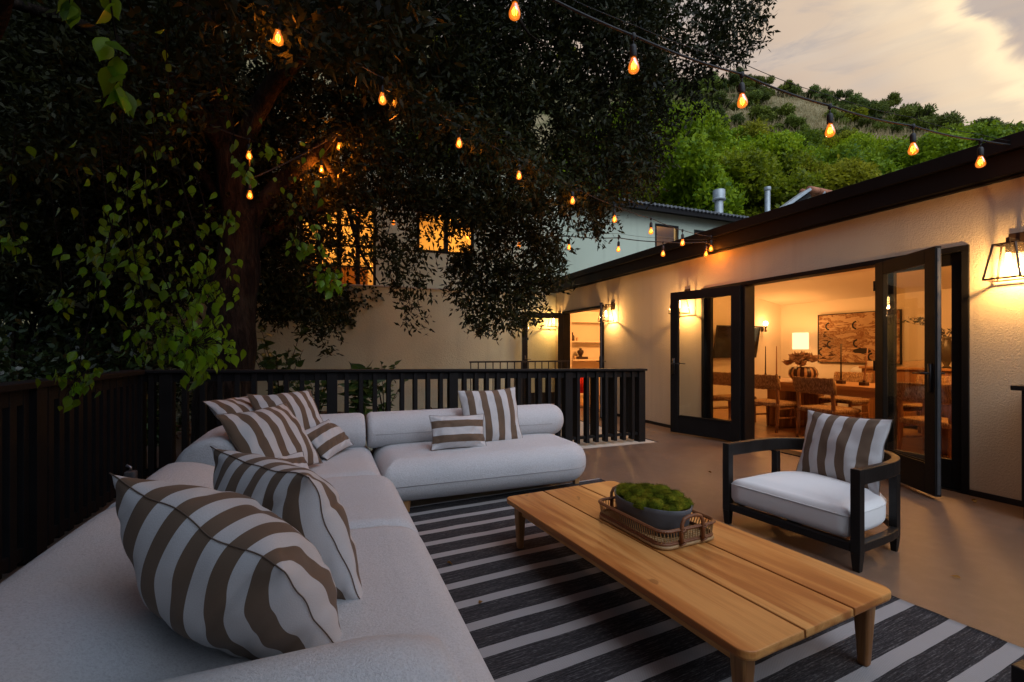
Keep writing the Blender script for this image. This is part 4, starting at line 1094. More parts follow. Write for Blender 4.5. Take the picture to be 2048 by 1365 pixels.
def dining_chair(loc, rz, label, src=[None]):
    if src[0] is None:
        t = thing('dining_chair', loc, label, 'dining chair', 'woven dining chairs', rz)
        # local -x is the back of the chair, +x its front
        for s in (-1, 1):
            mb = MB(); mb.tube([(-.27, s*.255, 0), (-.245, s*.255, .22), (-.235, s*.255, .44), (-.25, s*.255, .66), (-.285, s*.255, .86)], lambda q: .019+.008*math.sin(q*PI), 8); mb.build('leg', M['chair_wood'], t, smooth=True)
            mb = MB(); mb.bar((.23, s*.245, .44), (.245, s*.25, 0), .045, .04, w2=.03, h2=.03); mb.build('leg', M['chair_wood'], t, bevel=.006)
            mb = MB(); mb.bar((-.24, s*.25, .36), (.23, s*.245, .36), .025, .035); mb.bar((-.24, s*.25, .22), (.235, s*.245, .20), .02, .025); mb.build('stretcher', M['chair_wood'], t, bevel=.004)
        mb = MB(); cushion(mb, 0, 0, .275, .285, .385, .455, .03, (.05,)*4, .012, 6); mb.build('seat', M['rush'], t, smooth=True)
        mb = MB(); rs = []
        for i in range(25):
            y = -.30+.60*i/24; bow = -.275-.035*math.cos(y/.30*PI/2); rs.append([Vector((bow+(.028+.004*math.sin(i*2.1))*math.cos(a)-(.13*math.sin(a))*.18, y, .765+.115*math.sin(a)+.004*math.sin(i*1.7))) for a in [2*PI*k/16 for k in range(16)]])
        mb.rings(rs); mb.build('backrest', M['rush'], t, smooth=True)
        src[0] = t; return t
    c = copy_tree(src[0]); c.location = loc; c.rotation_euler = (0, 0, rz); c['label'] = label; return c
dining_chair((1.42, 6.52, 0), math.radians(-3), 'woven dining chair directly behind the armchair cushion')
dining_chair((1.44, 7.42, 0), math.radians(4), 'woven dining chair next to the open left door jamb')
dining_chair((1.5, 8.25, 0), math.radians(6), 'woven dining chair seen through the left sidelight')
dining_chair((1.45, 5.25, 0), math.radians(-5), 'woven dining chair seen through the open right door glass')
dining_chair((2.95, 7.3, 0), PI+.05, 'woven dining chair across the table behind the flower bowl')
dining_chair((2.95, 6.1, 0), PI-.04, 'woven dining chair across the table behind the dark candle')
# flower bowl
fbp = onx(1606, 752, 2.15)
fb = thing('flower_bowl', (2.15, fbp.y, .753), 'round dark and light striped bowl of pale blooms on the dining table', 'flower bowl')
q = NB('striped_glaze'); c_ = q.n('ShaderNodeTexCoord'); s_ = q.n('ShaderNodeSeparateXYZ'); q.l(c_.outputs['Object'], s_.inputs[0])
an = q.math('ARCTAN2', s_.outputs[1], s_.outputs[0]); fr = q.math('FRACT', q.math('MULTIPLY', an, 13/(2*PI)))
q.fin(q.mix(q.math('LESS_THAN', fr, .38), (.035, .012, .008), (.42, .25, .13)), .35, .4); M['striped_glaze'] = q.m
mb = MB(); mb.lathe([(.09, 0), (.15, .015), (.20, .07), (.215, .12), (.20, .18), (.16, .225), (.145, .23), (.14, .2)], 32); mb.build('bowl', M['striped_glaze'], fb, smooth=True)
M['petal'] = leafmat('petal', (.22, .12, .075), (.46, .30, .21), .15, .7, .1, 3)
# candles
wax_d, wax_l = pmat('dark_wax', (.03, .016, .010), .5), pmat('pale_wax', (.36, .20, .11), .5)
def candle(px, pt, pb, x, m, label, lean=0):
    b = onx(px, pb, x); b.z = .753; top = onx(px, pt, x); h = max(.2, top.z-.753)
    t = thing('candle', b, label, 'candle', 'tapered candles on the dining table')
    mb = MB(); mb.box(-.045, .045, -.045, .045, 0, .05); mb.lathe([(.02, .05), (.018, .075)], 10); mb.build('holder', pmat('candle_holder', (.05, .022, .014), .5), t, bevel=.004)
    mb = MB(); mb.tube([(0, 0, .06), (0, -lean*.5, h*.55), (0, -lean, h)], lambda q: .0125-.005*q, 8); mb.build('taper', m, t, smooth=True)
candle(1531, 693, 748, 2.45, wax_d, 'dark taper candle farthest left on the dining table')
candle(1553, 693, 750, 2.3, wax_l, 'pale taper candle beside the leftmost dark one')
candle(1682, 688, 760, 2.05, wax_d, 'dark taper candle in a block holder before the painting')
candle(1728, 695, 765, 1.95, wax_l, 'pale leaning taper candle next to the right door post', .05)
# painting
pa, pb_ = onx(1640, 632, 4.94), onx(1640, 724, 4.94)
ptg = thing('painting', (4.92, pa.y-.78, pb_.z), 'large framed abstract canvas in cream and rust with dark arcs', 'painting')
ph = pa.z-pb_.z
q = NB('abstract_canvas'); v = q.coord(scale=(1, 1.2, 4)); n1 = q.noise(v, 2.2, 6, .6, .7); n2 = q.noise(q.coord(scale=(1, 1, 1)), 1.7, 2)
c_ = q.ramp(q.math('ADD', q.math('MULTIPLY', n1, .75), q.math('MULTIPLY', n2, .3)), [(.36, (.40, .27, .16)), (.47, (.46, .32, .19)), (.515, (.17, .065, .022)), (.56, (.38, .24, .13)), (.63, (.05, .018, .008))])
q.fin(c_, .85, .1)
mb = MB(); mb.box(-.02, .018, -.78, .78, 0, ph); mb.build('canvas', q.m, ptg)
mb = MB()
for a in ((-.795, -.781), (.781, .795)): mb.box(-.035, .018, a[0], a[1], -.015, ph+.015)
mb.box(-.035, .018, -.781, .781, -.015, -.001); mb.box(-.035, .018, -.781, .781, ph+.001, ph+.015); mb.build('frame', M['black_wood'], ptg)
ARC = pmat('dark_paint', (.015, .008, .006), .8)
for yy, zz in ((.55, .78), (.0, .78), (-.55, .72), (.52, .38), (-.02, .40), (.70, .22), (-.3, .12)):
    mb = MB(); n = 12; r0, r1 = .055, .088; pts = []
    for r in (r0, r1):
        for i in range(n+1): a = -PI*.5+PI*i/n; pts.append((-.0215, yy+r*math.cos(a), zz*ph/1.03+r*math.sin(a)))
    mb.add(pts, [(i, i+1, n+2+i, n+1+i) for i in range(n)]); mb.build('arc_mark', ARC, ptg)
mb = MB(); rnd = random.Random(9); pts = [(-.0215, -.10+.21*math.cos(a)*rnd.uniform(.7, 1), .24+.075*math.sin(a)*rnd.uniform(.6, 1)) for a in np.linspace(0, 2*PI, 18, endpoint=False)]
mb.add(pts, [tuple(range(18))]); mb.build('dark_patch', ARC, ptg)
# table lamp on a low console, and the pale sofa under the painting
lp = onx(1601, 700, 4.4)
cs = thing('console', (4.45, lp.y, 0), 'low wooden console carrying the white table lamp', 'console')
mb = MB(); mb.box(-.25, .25, -.35, .35, .50, .55); mb.box(-.23, .23, -.33, -.28, 0, .50); mb.box(-.23, .23, .28, .33, 0, .50); mb.build('carcass', M['walnut'], cs, bevel=.004)
tl = thing('table_lamp', (4.4, lp.y, .551), 'white drum table lamp glowing behind the blooms', 'table lamp')
mb = MB(); mb.lathe([(.09, 0), (.10, .02), (.06, .1), (.10, .25), (.03, .36), (.015, .42), (.015, .5)], 16); mb.build('base', M['concrete'], tl, smooth=True)
zt = onx(1601, 666, 4.4).z-.551; R_ = 32/930*8.9/2
q = NB('lit_shade'); e_ = q.n('ShaderNodeEmission'); e_.inputs[0].default_value = (1, .72, .36, 1); e_.inputs[1].default_value = 1.7; q.l(e_.outputs[0], q.out.inputs[0]); M['lit_shade'] = q.m
mb = MB(); mb.lathe([(R_, zt-.36), (R_, zt)], 28, cap=False); mb.build('lamp_shade', M['lit_shade'], tl, smooth=True)
point('lamp_light', (0, 0, zt-.02), 16, IN, .05, tl); point('lamp_light', (0, 0, zt-.38), 8, IN, .05, tl)
ls = thing('living_sofa', (4.35, 8.1, 0), 'cream sofa under the painting at the back of the room', 'sofa')
mb = MB(); cushion(mb, 0, -.9, .42, .95, .12, .48, .08, (.1,)*4, .02, 6); mb.build('seat', M['linen'], ls, smooth=True)
mb = MB(); cushion(mb, .30, -.9, .16, .98, .40, .93, .08, (.1,)*4, .02, 6); mb.build('backrest', M['linen'], ls, smooth=True)
SM['plain'] = pmat('plain_cloth', (.60, .46, .33), .9)
for dy, lb in ((-.55, 'plain cream cushion on the indoor sofa below the arcs'), (-1.15, 'plain cream cushion at the door post end of the indoor sofa')):
    o = pillow(SM['plain'], .5, .5, .16, dy*7, res=16); place(o, (4.40, 8.1+dy, .86), (0, -1, .15), (.25, .12, .95)); tag(o, lb, 'cushion', 'plain cushions on the indoor sofa')
# television on its arm, sconce and small speaker on the end wall
tva, tvb = ony(1427, 655, 9.85).x, ony(1513, 655, 9.85).x; tw_ = (tvb-tva)/2
t = thing('television', ((tva+tvb)/2, 9.93, 1.45), 'black wall television tilted off the end wall behind the door post', 'television')
mb = MB(); Mx = Matrix.Translation((0, -.12, 0)) @ Matrix.Rotation(math.radians(10), 4, 'X'); mb.box(-tw_, tw_, -.02, .02, -.36, .36, Mx); mb.build('case', M['black_metal'], t, bevel=.004)
mb = MB(); mb.box(-tw_+.02, tw_-.02, -.0225, -.0205, -.34, .34, Mx); mb.build('screen', pmat('dark_screen', (.012, .010, .009), .12, .02, 3, spec=.5), t)
mb = MB(); mb.box(-.05, .05, -.1, .099, -.05, .05); mb.build('bracket', M['black_metal'], t)
sp = ony(1526, 650, 10.0)
t = thing('wall_sconce', (sp.x, 10.03, sp.z), 'small indoor sconce with a bright bare globe on the end wall', 'wall sconce')
mb = MB(); mb.box(-.035, .035, -.02, -.001, -.16, -.04); mb.tube([(0, -.02, -.1), (0, -.10, -.1)], .012, 8); mb.lathe([(.018, -.17), (.034, -.155), (.014, -.10), (.034, -.04), (.03, -.035)], 12, (0, -.10, 0)); mb.build('holder', M['bronze'], t)
mb = MB(); mb.lathe([(.008, -.034), (.045, -.01), (.055, .03), (.04, .07), (.006, .085)], 16, (0, -.10, 0)); mb.build('globe', emat('globe_glow', (1, .70, .35), 9), t, smooth=True)
point('lamp_light', (0, -.26, .05), 9, IN, .05, t)
kp = ony(1515, 690, 10.0)
t = thing('wall_speaker', (kp.x, 10.03, kp.z-.1), 'flat pale speaker panel on the wall between television and sconce', 'speaker')
mb = MB(); mb.box(-.07, .07, -.03, -.001, 0, .32); mb.build('grille', M['inner_wall'], t, bevel=.006)
# sideboard with the vase of twigs
vb_ = onx(1893, 737, 3.6)
t = thing('sideboard', (3.72, vb_.y-.1, 0), 'red brown wooden sideboard by the right hand glass', 'sideboard')
hz = vb_.z
mb = MB(); mb.box(-.22, .22, -1.0, 1.25, .06, hz-.04); mb.build('body', M['walnut'], t, bevel=.004)
mb = MB(); mb.box(-.25, .24, -1.03, 1.28, hz-.039, hz); mb.build('top', M['walnut_y'], t, bevel=.004)
t = thing('vase', (vb_.x, vb_.y, hz), 'dark tall vase of leafy twigs on the sideboard', 'vase')
mb = MB(); mb.lathe([(.05, 0), (.06, .01), (.03, .04), (.085, .16), (.11, .26), (.09, .36), (.055, .42), (.05, .44), (.075, .48)], 20); mb.build('body', pmat('olive_glaze', (.06, .045, .022), .4), t, smooth=True)
mb = MB(); lv = MB(); rnd = random.Random(12)
for k in range(9):
    a = rnd.uniform(0, 2*PI) if k > 4 else rnd.uniform(PI*.3, PI*.75); s_ = rnd.uniform(.25, .62)
    pts = [Vector((0, 0, .4))]
    for i in range(1, 7): f = i/6; pts.append(Vector((math.cos(a)*s_*f**1.3, math.sin(a)*s_*f**1.3, .42+.55*f*(1-.35*f)*rnd.uniform(.9, 1.05))))
    mb.tube(pts, lambda q: .004-.003*q, 5)
    for i in range(2, 7):
        for j in range(4):
            p = pts[i].lerp(pts[i-1], rnd.random()); d = Vector((rnd.uniform(-1,1), rnd.uniform(-1,1), rnd.uniform(-.4,1))).normalized(); w = d.orthogonal().normalized()*.014
            lv.add([p, p+d*.03+w, p+d*.07, p+d*.03-w], [(0,1,2,3)])
mb.build('twigs', M['bronze'], t); lv.build('leaves', pmat('dark_leaf', (.02, .02, .01), .5), t)
# far room: things on the shelves, the red cloth
def onz(px, py, z): r = ray(px, py); return CAM+r*((z-CAM.z)/r.z)
def shelf_item(px, z, name, label, cat, prof, m, y=13.2):
    p = ony(px, 700, y); t = thing(name, (p.x, y, z), label, cat); mb = MB(); mb.lathe(prof, 14); mb.build(name+'_body', m, t, smooth=True); return t
wht = pmat('cream_ceramic', (.6, .45, .3), .4); blk = pmat('dark_ceramic', (.03, .012, .008), .5)
shelf_item(1145, 1.521, 'bottle', 'clear bottle with dark label on the upper far shelf', 'bottle', [(.05, 0), (.055, .01), (.055, .12), (.02, .17), (.018, .23)], blk)
shelf_item(1154, 1.521, 'jar', 'small pale jar beside the bottle on the upper shelf', 'jar', [(.03, 0), (.035, .08), (.02, .1)], wht)
t = shelf_item(1161, 1.09, 'bust', 'dark necklace bust on books on the lower far shelf', 'bust', [(.05, 0), (.045, .03), (.09, .11), (.085, .16), (.035, .19), (.035, .23)], blk)
p = ony(1163, 700, 13.2); t = thing('book', (p.x, 13.2, 1.021), 'flat dark book lying under the necklace bust', 'book')
mb = MB(); mb.box(-.15, .15, -.1, .1, 0, .068); mb.build('cover', blk, t, bevel=.004)
shelf_item(1150, 1.021, 'candle_jar', 'small glowing cream jar left of the book on the lower shelf', 'jar', [(.035, 0), (.04, .07), (.035, .09)], wht)
p = ony(1156, 800, 12.6); t = thing('hanging_cloth', (p.x, 12.6, 0), 'red cloth hanging inside the far room below shelf height', 'cloth')
mb = MB(); n = 14
for i in range(n+1):
    x = -.17+.34*i/n; w = .012*math.sin(i*1.9); mb.v += [(x, w, .15), (x, w, .70), (x, w+.006, .70), (x, w+.006, .15)]
for i in range(n):
    for k in range(4): mb.f.append((i*4+k, i*4+(k+1) % 4, (i+1)*4+(k+1) % 4, (i+1)*4+k))
mb.build('cloth', pmat('red_cloth', (.40, .012, .010), .9), t, smooth=True)
mb = MB(); mb.tube([(-.2, 0.003, .705), (.2, 0.003, .705)], .008, 6)
for x in (-.19, .19): mb.tube([(x, 0.003, .705), (x, .05, 0.0)], .008, 6)
mb.build('stand', M['black_metal'], t)

# upstairs: a dark low cabinet and a lamp shape inside the tall window
t = thing('cabinet', ((fd[0]+fd[1])/2+.1, 14.2, 2.551), 'dark low cabinet inside the tall lit upstairs window', 'cabinet')
mb = MB(); mb.box(-.75, .6, -.2, .2, .05, .72); mb.build('body', M['walnut'], t, bevel=.005)
mb = MB(); mb.box(-.78, .63, -.22, .22, .721, .76); mb.build('top', M['walnut'], t, bevel=.004)
# ------------------------------------------------------------------ foliage helpers
def np_mesh(name, V, Fq, m, parent=None, smooth=False):
    """V: n x 3, Fq: k x c faces of equal corner count"""
    me = bpy.data.meshes.new(name); V = np.ascontiguousarray(V, dtype=np.float32); Fq = np.ascontiguousarray(Fq, dtype=np.int32)
    k, c = Fq.shape
    me.vertices.add(len(V)); me.vertices.foreach_set('co', V.ravel())
    me.loops.add(k*c); me.loops.foreach_set('vertex_index', Fq.ravel())
    me.polygons.add(k); me.polygons.foreach_set('loop_start', np.arange(k, dtype=np.int32)*c)
    if smooth: me.polygons.foreach_set('use_smooth', np.ones(k, dtype=bool))
    me.update(calc_edges=True); me.validate()
    return link_mesh(name, me, m, parent)
def unit(a): return a/np.maximum(np.linalg.norm(a, axis=1, keepdims=True), 1e-9)
def leaf_quads(C, D, L, Wd, rng, N=None):
    """flat pointed leaves: base at C, pointing along D"""
    D = unit(D); R = unit(np.cross(D, rng.normal(size=D.shape) if N is None else N+rng.normal(size=D.shape)*.35)); n = len(C)
    L = np.asarray(L).reshape(-1, 1)*np.ones((n, 1)); Wd = np.asarray(Wd).reshape(-1, 1)*np.ones((n, 1))
    V = np.stack([C, C+D*L*.45+R*Wd/2, C+D*L, C+D*L*.45-R*Wd/2], 1).reshape(-1, 3)
    return V, np.arange(n*4).reshape(n, 4)
LT = [(0, 0), (.08, .13), (.24, .27), (.42, .30), (.60, .235), (.75, .13), (.87, .05), (1.0, .0)]
def broad_leaves(C, D, L, rng, fold=.35, curl=.25, wide=1.0):
    """leaf blades with a folded midrib, rounded base and drip tip"""
    D = unit(D); R = unit(np.cross(D, rng.normal(size=D.shape))); Nn = np.cross(R, D); n = len(C); L = (np.asarray(L).reshape(-1, 1)*np.ones((n, 1)))
    cols = []
    cv = curl*(.5+rng.random((n, 1)))*1.0; fo = fold*(.4+rng.random((n, 1)))
    for t, w in LT:
        mid = C+D*L*t-Nn*L*cv*t*t
        cols.append((mid+R*L*w*wide*1.0+Nn*L*w*fo, mid, mid-R*L*w*wide+Nn*L*w*fo))
    V = np.stack([np.stack(c, 1) for c in cols], 1).reshape(n, -1, 3); m = len(LT)
    F = []
    for i in range(m-1):
        F += [(i*3, i*3+1, i*3+4, i*3+3), (i*3+1, i*3+2, i*3+5, i*3+4)]
    F = np.array(F); Fa = (F[None]+(np.arange(n)*m*3)[:, None, None]).reshape(-1, 4)
    return V.reshape(-1, 3), Fa
def crown_mesh(name, m, blobs, per, L, Wd, seed, flat=.0, hollow=.55, out=True):
    """leaf clumps: blobs = (x,y,z,r); leaves sit in each clump's outer shell and point outward"""
    rng = np.random.default_rng(seed); Cs = []; Ds = []; Ns = []
    for x, y, z, r in blobs:
        n = int(per*r*r); d = unit(rng.normal(size=(n, 3))); rr = r*(hollow+(1-hollow)*rng.random((n, 1))**.6)*(1+.25*np.sin(d[:, :1]*7+x)*np.cos(d[:, 1:2]*6+y))
        Cs.append(np.array([[x, y, z]])+d*rr*np.array([[1, 1, .8]])); Ds.append(d*.25+rng.normal(size=(n, 3))*.8); Ns.append(d)
    C = np.concatenate(Cs); D = np.concatenate(Ds); n = len(C)
    V, Fq = leaf_quads(C, D, L*(.6+.7*rng.random(n)), Wd*(.6+.7*rng.random(n)), rng, np.concatenate(Ns) if out else None)
    return V, Fq
BARK = None
def barkmat():
    q = NB('bark'); v = q.coord(scale=(9, 9, 1.6)); n1 = q.noise(v, 2.2, 6, .8, .6); n2 = q.noise(q.coord(), 3, 3)
    c = q.ramp(n1, [(.35, (.004, .003, .002)), (.55, (.016, .011, .008)), (.72, (.038, .026, .018))]); c = q.mix(q.ramp(n2, [(.5, 0.0), (.8, .4)]), c, (.05, .045, .03))
    q.bump(n1, 1.0, .05); return q.fin(c, .95, .1)
BARK = barkmat()
M['leaf_oak'] = leafmat('oak_leaf', (.004, .006, .002), (.032, .036, .009), .15, .5, .12, .5)
M['leaf_fig'] = leafmat('fig_leaf', (.008, .030, .002), (.19, .37, .012), .40, .36, .25, 2.5)
M['leaf_dark'] = leafmat('dark_leaf_green', (.006, .013, .005), (.034, .055, .015), .15, .36, .35, .6)
M['leaf_shrub'] = leafmat('shrub_leaf', (.020, .050, .012), (.065, .13, .028), .25, .35, .45, 1.5)
H1 = leafmat('hill_leaf_green', (.045, .10, .008), (.33, .42, .03), .35, .6, .2, .25, True)
H2 = leafmat('hill_leaf_olive', (.07, .10, .010), (.36, .37, .05), .35, .6, .2, .25, True)
H3 = leafmat('hill_leaf_dark', (.035, .06, .014), (.18, .22, .055), .25, .6, .2, .25, True)
H4 = leafmat('hill_leaf_dry', (.16, .075, .03), (.30, .16, .07), .2, .7, .1, .25)

# ------------------------------------------------------------------ the hill
ridge_x = [-140, -60, -20, 22, 40, 58, 75, 88, 110, 160]; ridge_z = [60, 62, 56, 45.2, 46.0, 42.8, 39.0, 35.2, 27, 12]
def hill_z(X, Y):
    zr = np.interp(X, ridge_x, ridge_z); t = np.clip((Y-18)/62, 0, None)
    z = np.where(Y <= 80, -.6+(zr+.6)*np.minimum(t, 1)**1.0, zr-(Y-80)*.35)
    return z+1.0*np.sin(X*.21+Y*.13)*np.clip(t, 0, 1)*np.clip((80-Y)/25, .25, 1)+.6*np.sin(X*.53-Y*.31)*np.clip(t, 0, 1)*.6
def cam2w(X, Y, z): return np.stack([CAM.x+RV.x*X+FV.x*Y, CAM.y+RV.y*X+FV.y*Y, z], -1)
xs = np.linspace(-140, 160, 151); ys = np.concatenate([np.linspace(17, 85, 70), np.linspace(90, 150, 12)])
XX, YY = np.meshgrid(xs, ys); ZZ = hill_z(XX, YY)+.25*np.sin(XX*1.7+YY*.9)*np.sin(YY*1.3)
Vh = cam2w(XX, YY, ZZ).reshape(-1, 3); n = len(xs)
ii, jj = np.meshgrid(np.arange(n-1), np.arange(len(ys)-1)); b_ = (jj*n+ii).ravel()
q = NB('hill_grass_ground'); v = q.coord(); n1 = q.noise(v, .075, 4, .6); n2 = q.noise(v, .9, 5); n3 = q.noise(v, 6, 4)
c_ = q.mix(q.ramp(q.math('ADD', n1, q.math('MULTIPLY', n2, .25)), [(.58, 1.0), (.74, 0.0)]), (.06, .07, .022), q.mix(n3, (.20, .16, .08), (.44, .36, .20)))
q.bump(n3, 1.0, .4); q.fin(c_, .95, .05)
hill = np_mesh('hill', Vh, np.stack([b_, b_+1, b_+n+1, b_+n], 1), q.m, smooth=True); tag(hill, kind='structure')
def hill_at(px, py):
    """where the sight line through px,py meets the hill"""
    Ys = np.linspace(18, 81, 900); X = (px-CX)/F0*Ys; z = CAM.z+(HY-py)/F0*Ys
    hit = np.where(hill_z(X, Ys) >= z)[0]
    Y = Ys[hit[0]] if len(hit) else 80.0
    X = (px-CX)/F0*Y; return float(X), float(Y), float(hill_z(np.array(X), np.array(Y)))
rng = np.random.default_rng(21)
Cs = []
for k in range(5200):
    px = rng.uniform(1230, 2080); py = rng.uniform(165, 330); X, Y, z = hill_at(px, py); Cs.append((X, Y, z))
Cs = np.array(Cs); Cw = cam2w(Cs[:, 0], Cs[:, 1], Cs[:, 2]); Cw = np.repeat(Cw, 7, 0)+rng.normal(size=(len(Cw)*7, 3))*np.array([.45, .45, .05])
Dg = rng.normal(size=Cw.shape)*.35+np.array([0, 0, 1.0])
Vg, Fg = leaf_quads(Cw, Dg, .45+.6*rng.random(len(Cw)), .05+.05*rng.random(len(Cw)), rng)
tag(np_mesh('hill_grass', Vg, Fg, leafmat('dry_grass', (.20, .16, .07), (.46, .37, .20), .3, .8, .1, .12)), 'dry tan grass growing in the gaps between hillside shrubs', 'grass', kind='stuff')
def blobs_for(R, H, seed, k=16, sp=.34):
    r = random.Random(seed); B = []
    for i in range(k):
        a = r.uniform(0, 2*PI); u = r.uniform(0, 1)**.5; z = r.uniform(.25, 1.0)
        w = math.sqrt(max(0.05, 1-((z-.5)/.58)**2)); B.append((R*u*w*math.cos(a), R*u*w*math.sin(a), H*z-R*sp*.5, R*sp*r.uniform(.7, 1.2)))
    return B
def tree_proto(name, m, R, H, seed, per, L, Wd, trunk=True, k=26):
    t = bpy.data.objects.new(name, None); COL.objects.link(t)
    V, Fq = crown_mesh('crown', m, blobs_for(R, H, seed, k), per, L, Wd, seed)
    np_mesh('crown', V, Fq, m, t)
    if trunk:
        r = random.Random(seed); mb = MB(); mb.tube([(0, 0, -1.2), (.1, 0, H*.25), (r.uniform(-.4, .4), r.uniform(-.4, .4), H*.7)], lambda q: .22*(1-.75*q)*R/3, 7)
        for i in range(5):
            a = r.uniform(0, 2*PI); mb.tube([(.08, 0, H*.22), (R*.4*math.cos(a), R*.4*math.sin(a), H*.5), (R*.75*math.cos(a), R*.75*math.sin(a), H*.78)], lambda q: .09*(1-.8*q)*R/3, 5)
        mb.build('trunk', BARK, t)
    return t
protos = {
 'green': [tree_proto('hill_tree', H1, 3.2, 5.6, 31, 3000, .18, .10), tree_proto('hill_tree', H1, 2.8, 5.2, 32, 3000, .175, .10)],
 'olive': [tree_proto('hill_tree', H2, 3.0, 5.2, 33, 3000, .18, .09), tree_proto('hill_tree', H2, 2.6, 5.8, 34, 3000, .175, .09)],
 'dark': [tree_proto('hill_shrub', H3, 1.7, 1.9, 35, 1500, .25, .13, False, 10), tree_proto('hill_shrub', H3, 1.5, 2.6, 36, 1500, .24, .12, True, 9), tree_proto('hill_shrub', H3, 2.2, 1.6, 39, 1400, .25, .13, False, 11)],
 'brush': [tree_proto('hill_shrub', H2, 1.4, 1.5, 37, 800, .30, .15, False, 9)],
 'dry': [tree_proto('hill_shrub', H4, 1.2, 1.5, 38, 700, .30, .16, False, 8)]}
used = set()
LAB = {'green': 'bright green bushy tree on the slope above the rooftops', 'olive': 'olive green rounded tree on the slope above the rooftops',
       'dark': 'dark green shrub on the upper slope of the hill', 'brush': 'yellowish low brush on the upper slope of the hill', 'dry': 'rust brown dried shrub on the upper slope of the hill'}
def put(kind, px, py, s, label=None, rnd=random.Random(77)):
    lst = protos[kind]; p = lst[rnd.randrange(len(lst))]
    X, Y, z = hill_at(px, py); w = cam2w(np.array(X), np.array(Y), np.array(z))
    o = p if p.name not in used else copy_tree(p)
    used.add(p.name); used.add(o.name)
    o.location = (w[0], w[1], w[2]-.25); o.rotation_euler = (0, 0, rnd.uniform(0, 6.28)); f = s*rnd.uniform(.85, 1.15); o.scale = (f, f, f*rnd.uniform(.85, 1.15))
    tag(o, label or LAB[kind], 'tree' if kind in ('green', 'olive') else 'shrub', {'green': 'bright green hillside trees', 'olive': 'olive hillside trees', 'dark': 'dark hillside shrubs', 'brush': 'yellowish hillside brush', 'dry': 'dried hillside shrubs'}[kind])
rnd = random.Random(4)
for row, (py, s) in enumerate(((560, 1.1), (515, 1.1), (470, 1.05), (432, .95), (402, .8), (378, .55))):
    for px in range(1225+row*31, 1960-row*12, 82):
        if py < 350 and px > 1830: continue
        if py < 390 and px > 1870: continue
        put(rnd.choice(['green', 'green', 'olive'] if px < 1500 or rnd.random() < .4 else ['olive', 'green', 'olive']), px+rnd.uniform(-25, 25), py+rnd.uniform(-14, 14), s*rnd.uniform(.7, 1.15))
for k in range(26): put(rnd.choice(['green', 'olive', 'dark']), rnd.uniform(-150, 1230), rnd.uniform(-150, 380), rnd.uniform(.9, 1.4), None)
for k in range(128):
    px = rnd.uniform(1240, 2090); ridge = float(np.interp(px, [1240, 1485, 1700, 1800, 1900, 2048], [172, 172, 200, 215, 245, 288])); py = ridge+abs(rnd.gauss(0, 1))*55
    if 1530 < px < 1660 and 195 < py < 262 and rnd.random() < .85: continue
    if px > 1700 and py > 262+(px-1700)*.09 and rnd.random() < .85: continue
    put(rnd.choice(['dark', 'dark', 'dark', 'brush']), px, py, rnd.uniform(.6, 1.35))
for px in range(1250, 2090, 24):
    ridge = float(np.interp(px, [1240, 1485, 1700, 1800, 1900, 2048], [166, 164, 196, 212, 242, 284])); put('dark', px+rnd.uniform(-10, 10), ridge+rnd.uniform(0, 8), rnd.uniform(.6, 1.25), 'dark shrub standing along the ridge against the sky')
for px, py in ((1742, 205), (1760, 222), (1708, 232), (1690, 205)): put('dry', px, py+8, .8)
for kind in protos:
    for p in protos[kind]:
        if p.name not in used:
            for ch in list(p.children): bpy.data.objects.remove(ch)
            bpy.data.objects.remove(p)

# ------------------------------------------------------------------ the old tree over the deck
tree = thing('oak_tree', G(455, 905, .0)+Vector((0, 0, 0)), 'huge old dark leaved tree rising behind the rear railing and overhanging the deck', 'tree')
TO = Vector(tree.location)
def bend(pts, n=10):
    pts = [Vector(p) for p in pts]; res = []
    m = len(pts)
    for i in range(m-1):
        p0, p1, p2, p3 = pts[max(i-1, 0)], pts[i], pts[i+1], pts[min(i+2, m-1)]
        for k in range(n):
            t = k/n; res.append(.5*((2*p1)+(p2-p0)*t+(2*p0-5*p1+4*p2-p3)*t*t+(3*p1-p0-3*p2+p3)*t**3))
    return res+[pts[-1]]
mb = MB()
Yt = 5.35
tp = [P(452, 985, Yt), P(452, 860, Yt), P(455, 740, Yt), P(466, 600, Yt+.15), P(478, 470, Yt+.3), P(462, 330, Yt+.3), P(430, 150, Yt+.1), P(415, -60, Yt-.2), P(420, -260, Yt-.3)]
bt = bend(tp, 8); n_ = len(bt)
b0 = len(mb.v); mb.tube([p-TO for p in bt], lambda q: .36-.235*min(1, q*1.25)+.10*max(0, .12-q)/.12*1.0, 26)
mb.v[b0:] = [tuple(Vector(v)+Vector((v[0], v[1], 0)).normalized()*0+Vector((noise3(v, 2.2), noise3((v[1], v[0], v[2]), 2.4), 0))*.05+Vector((noise3((v[0]*3, v[1]*3, v[2]*.6), 2), noise3((v[1]*3, v[2]*.6, v[0]*3), 2), 0))*.025) for v in mb.v[b0:]]
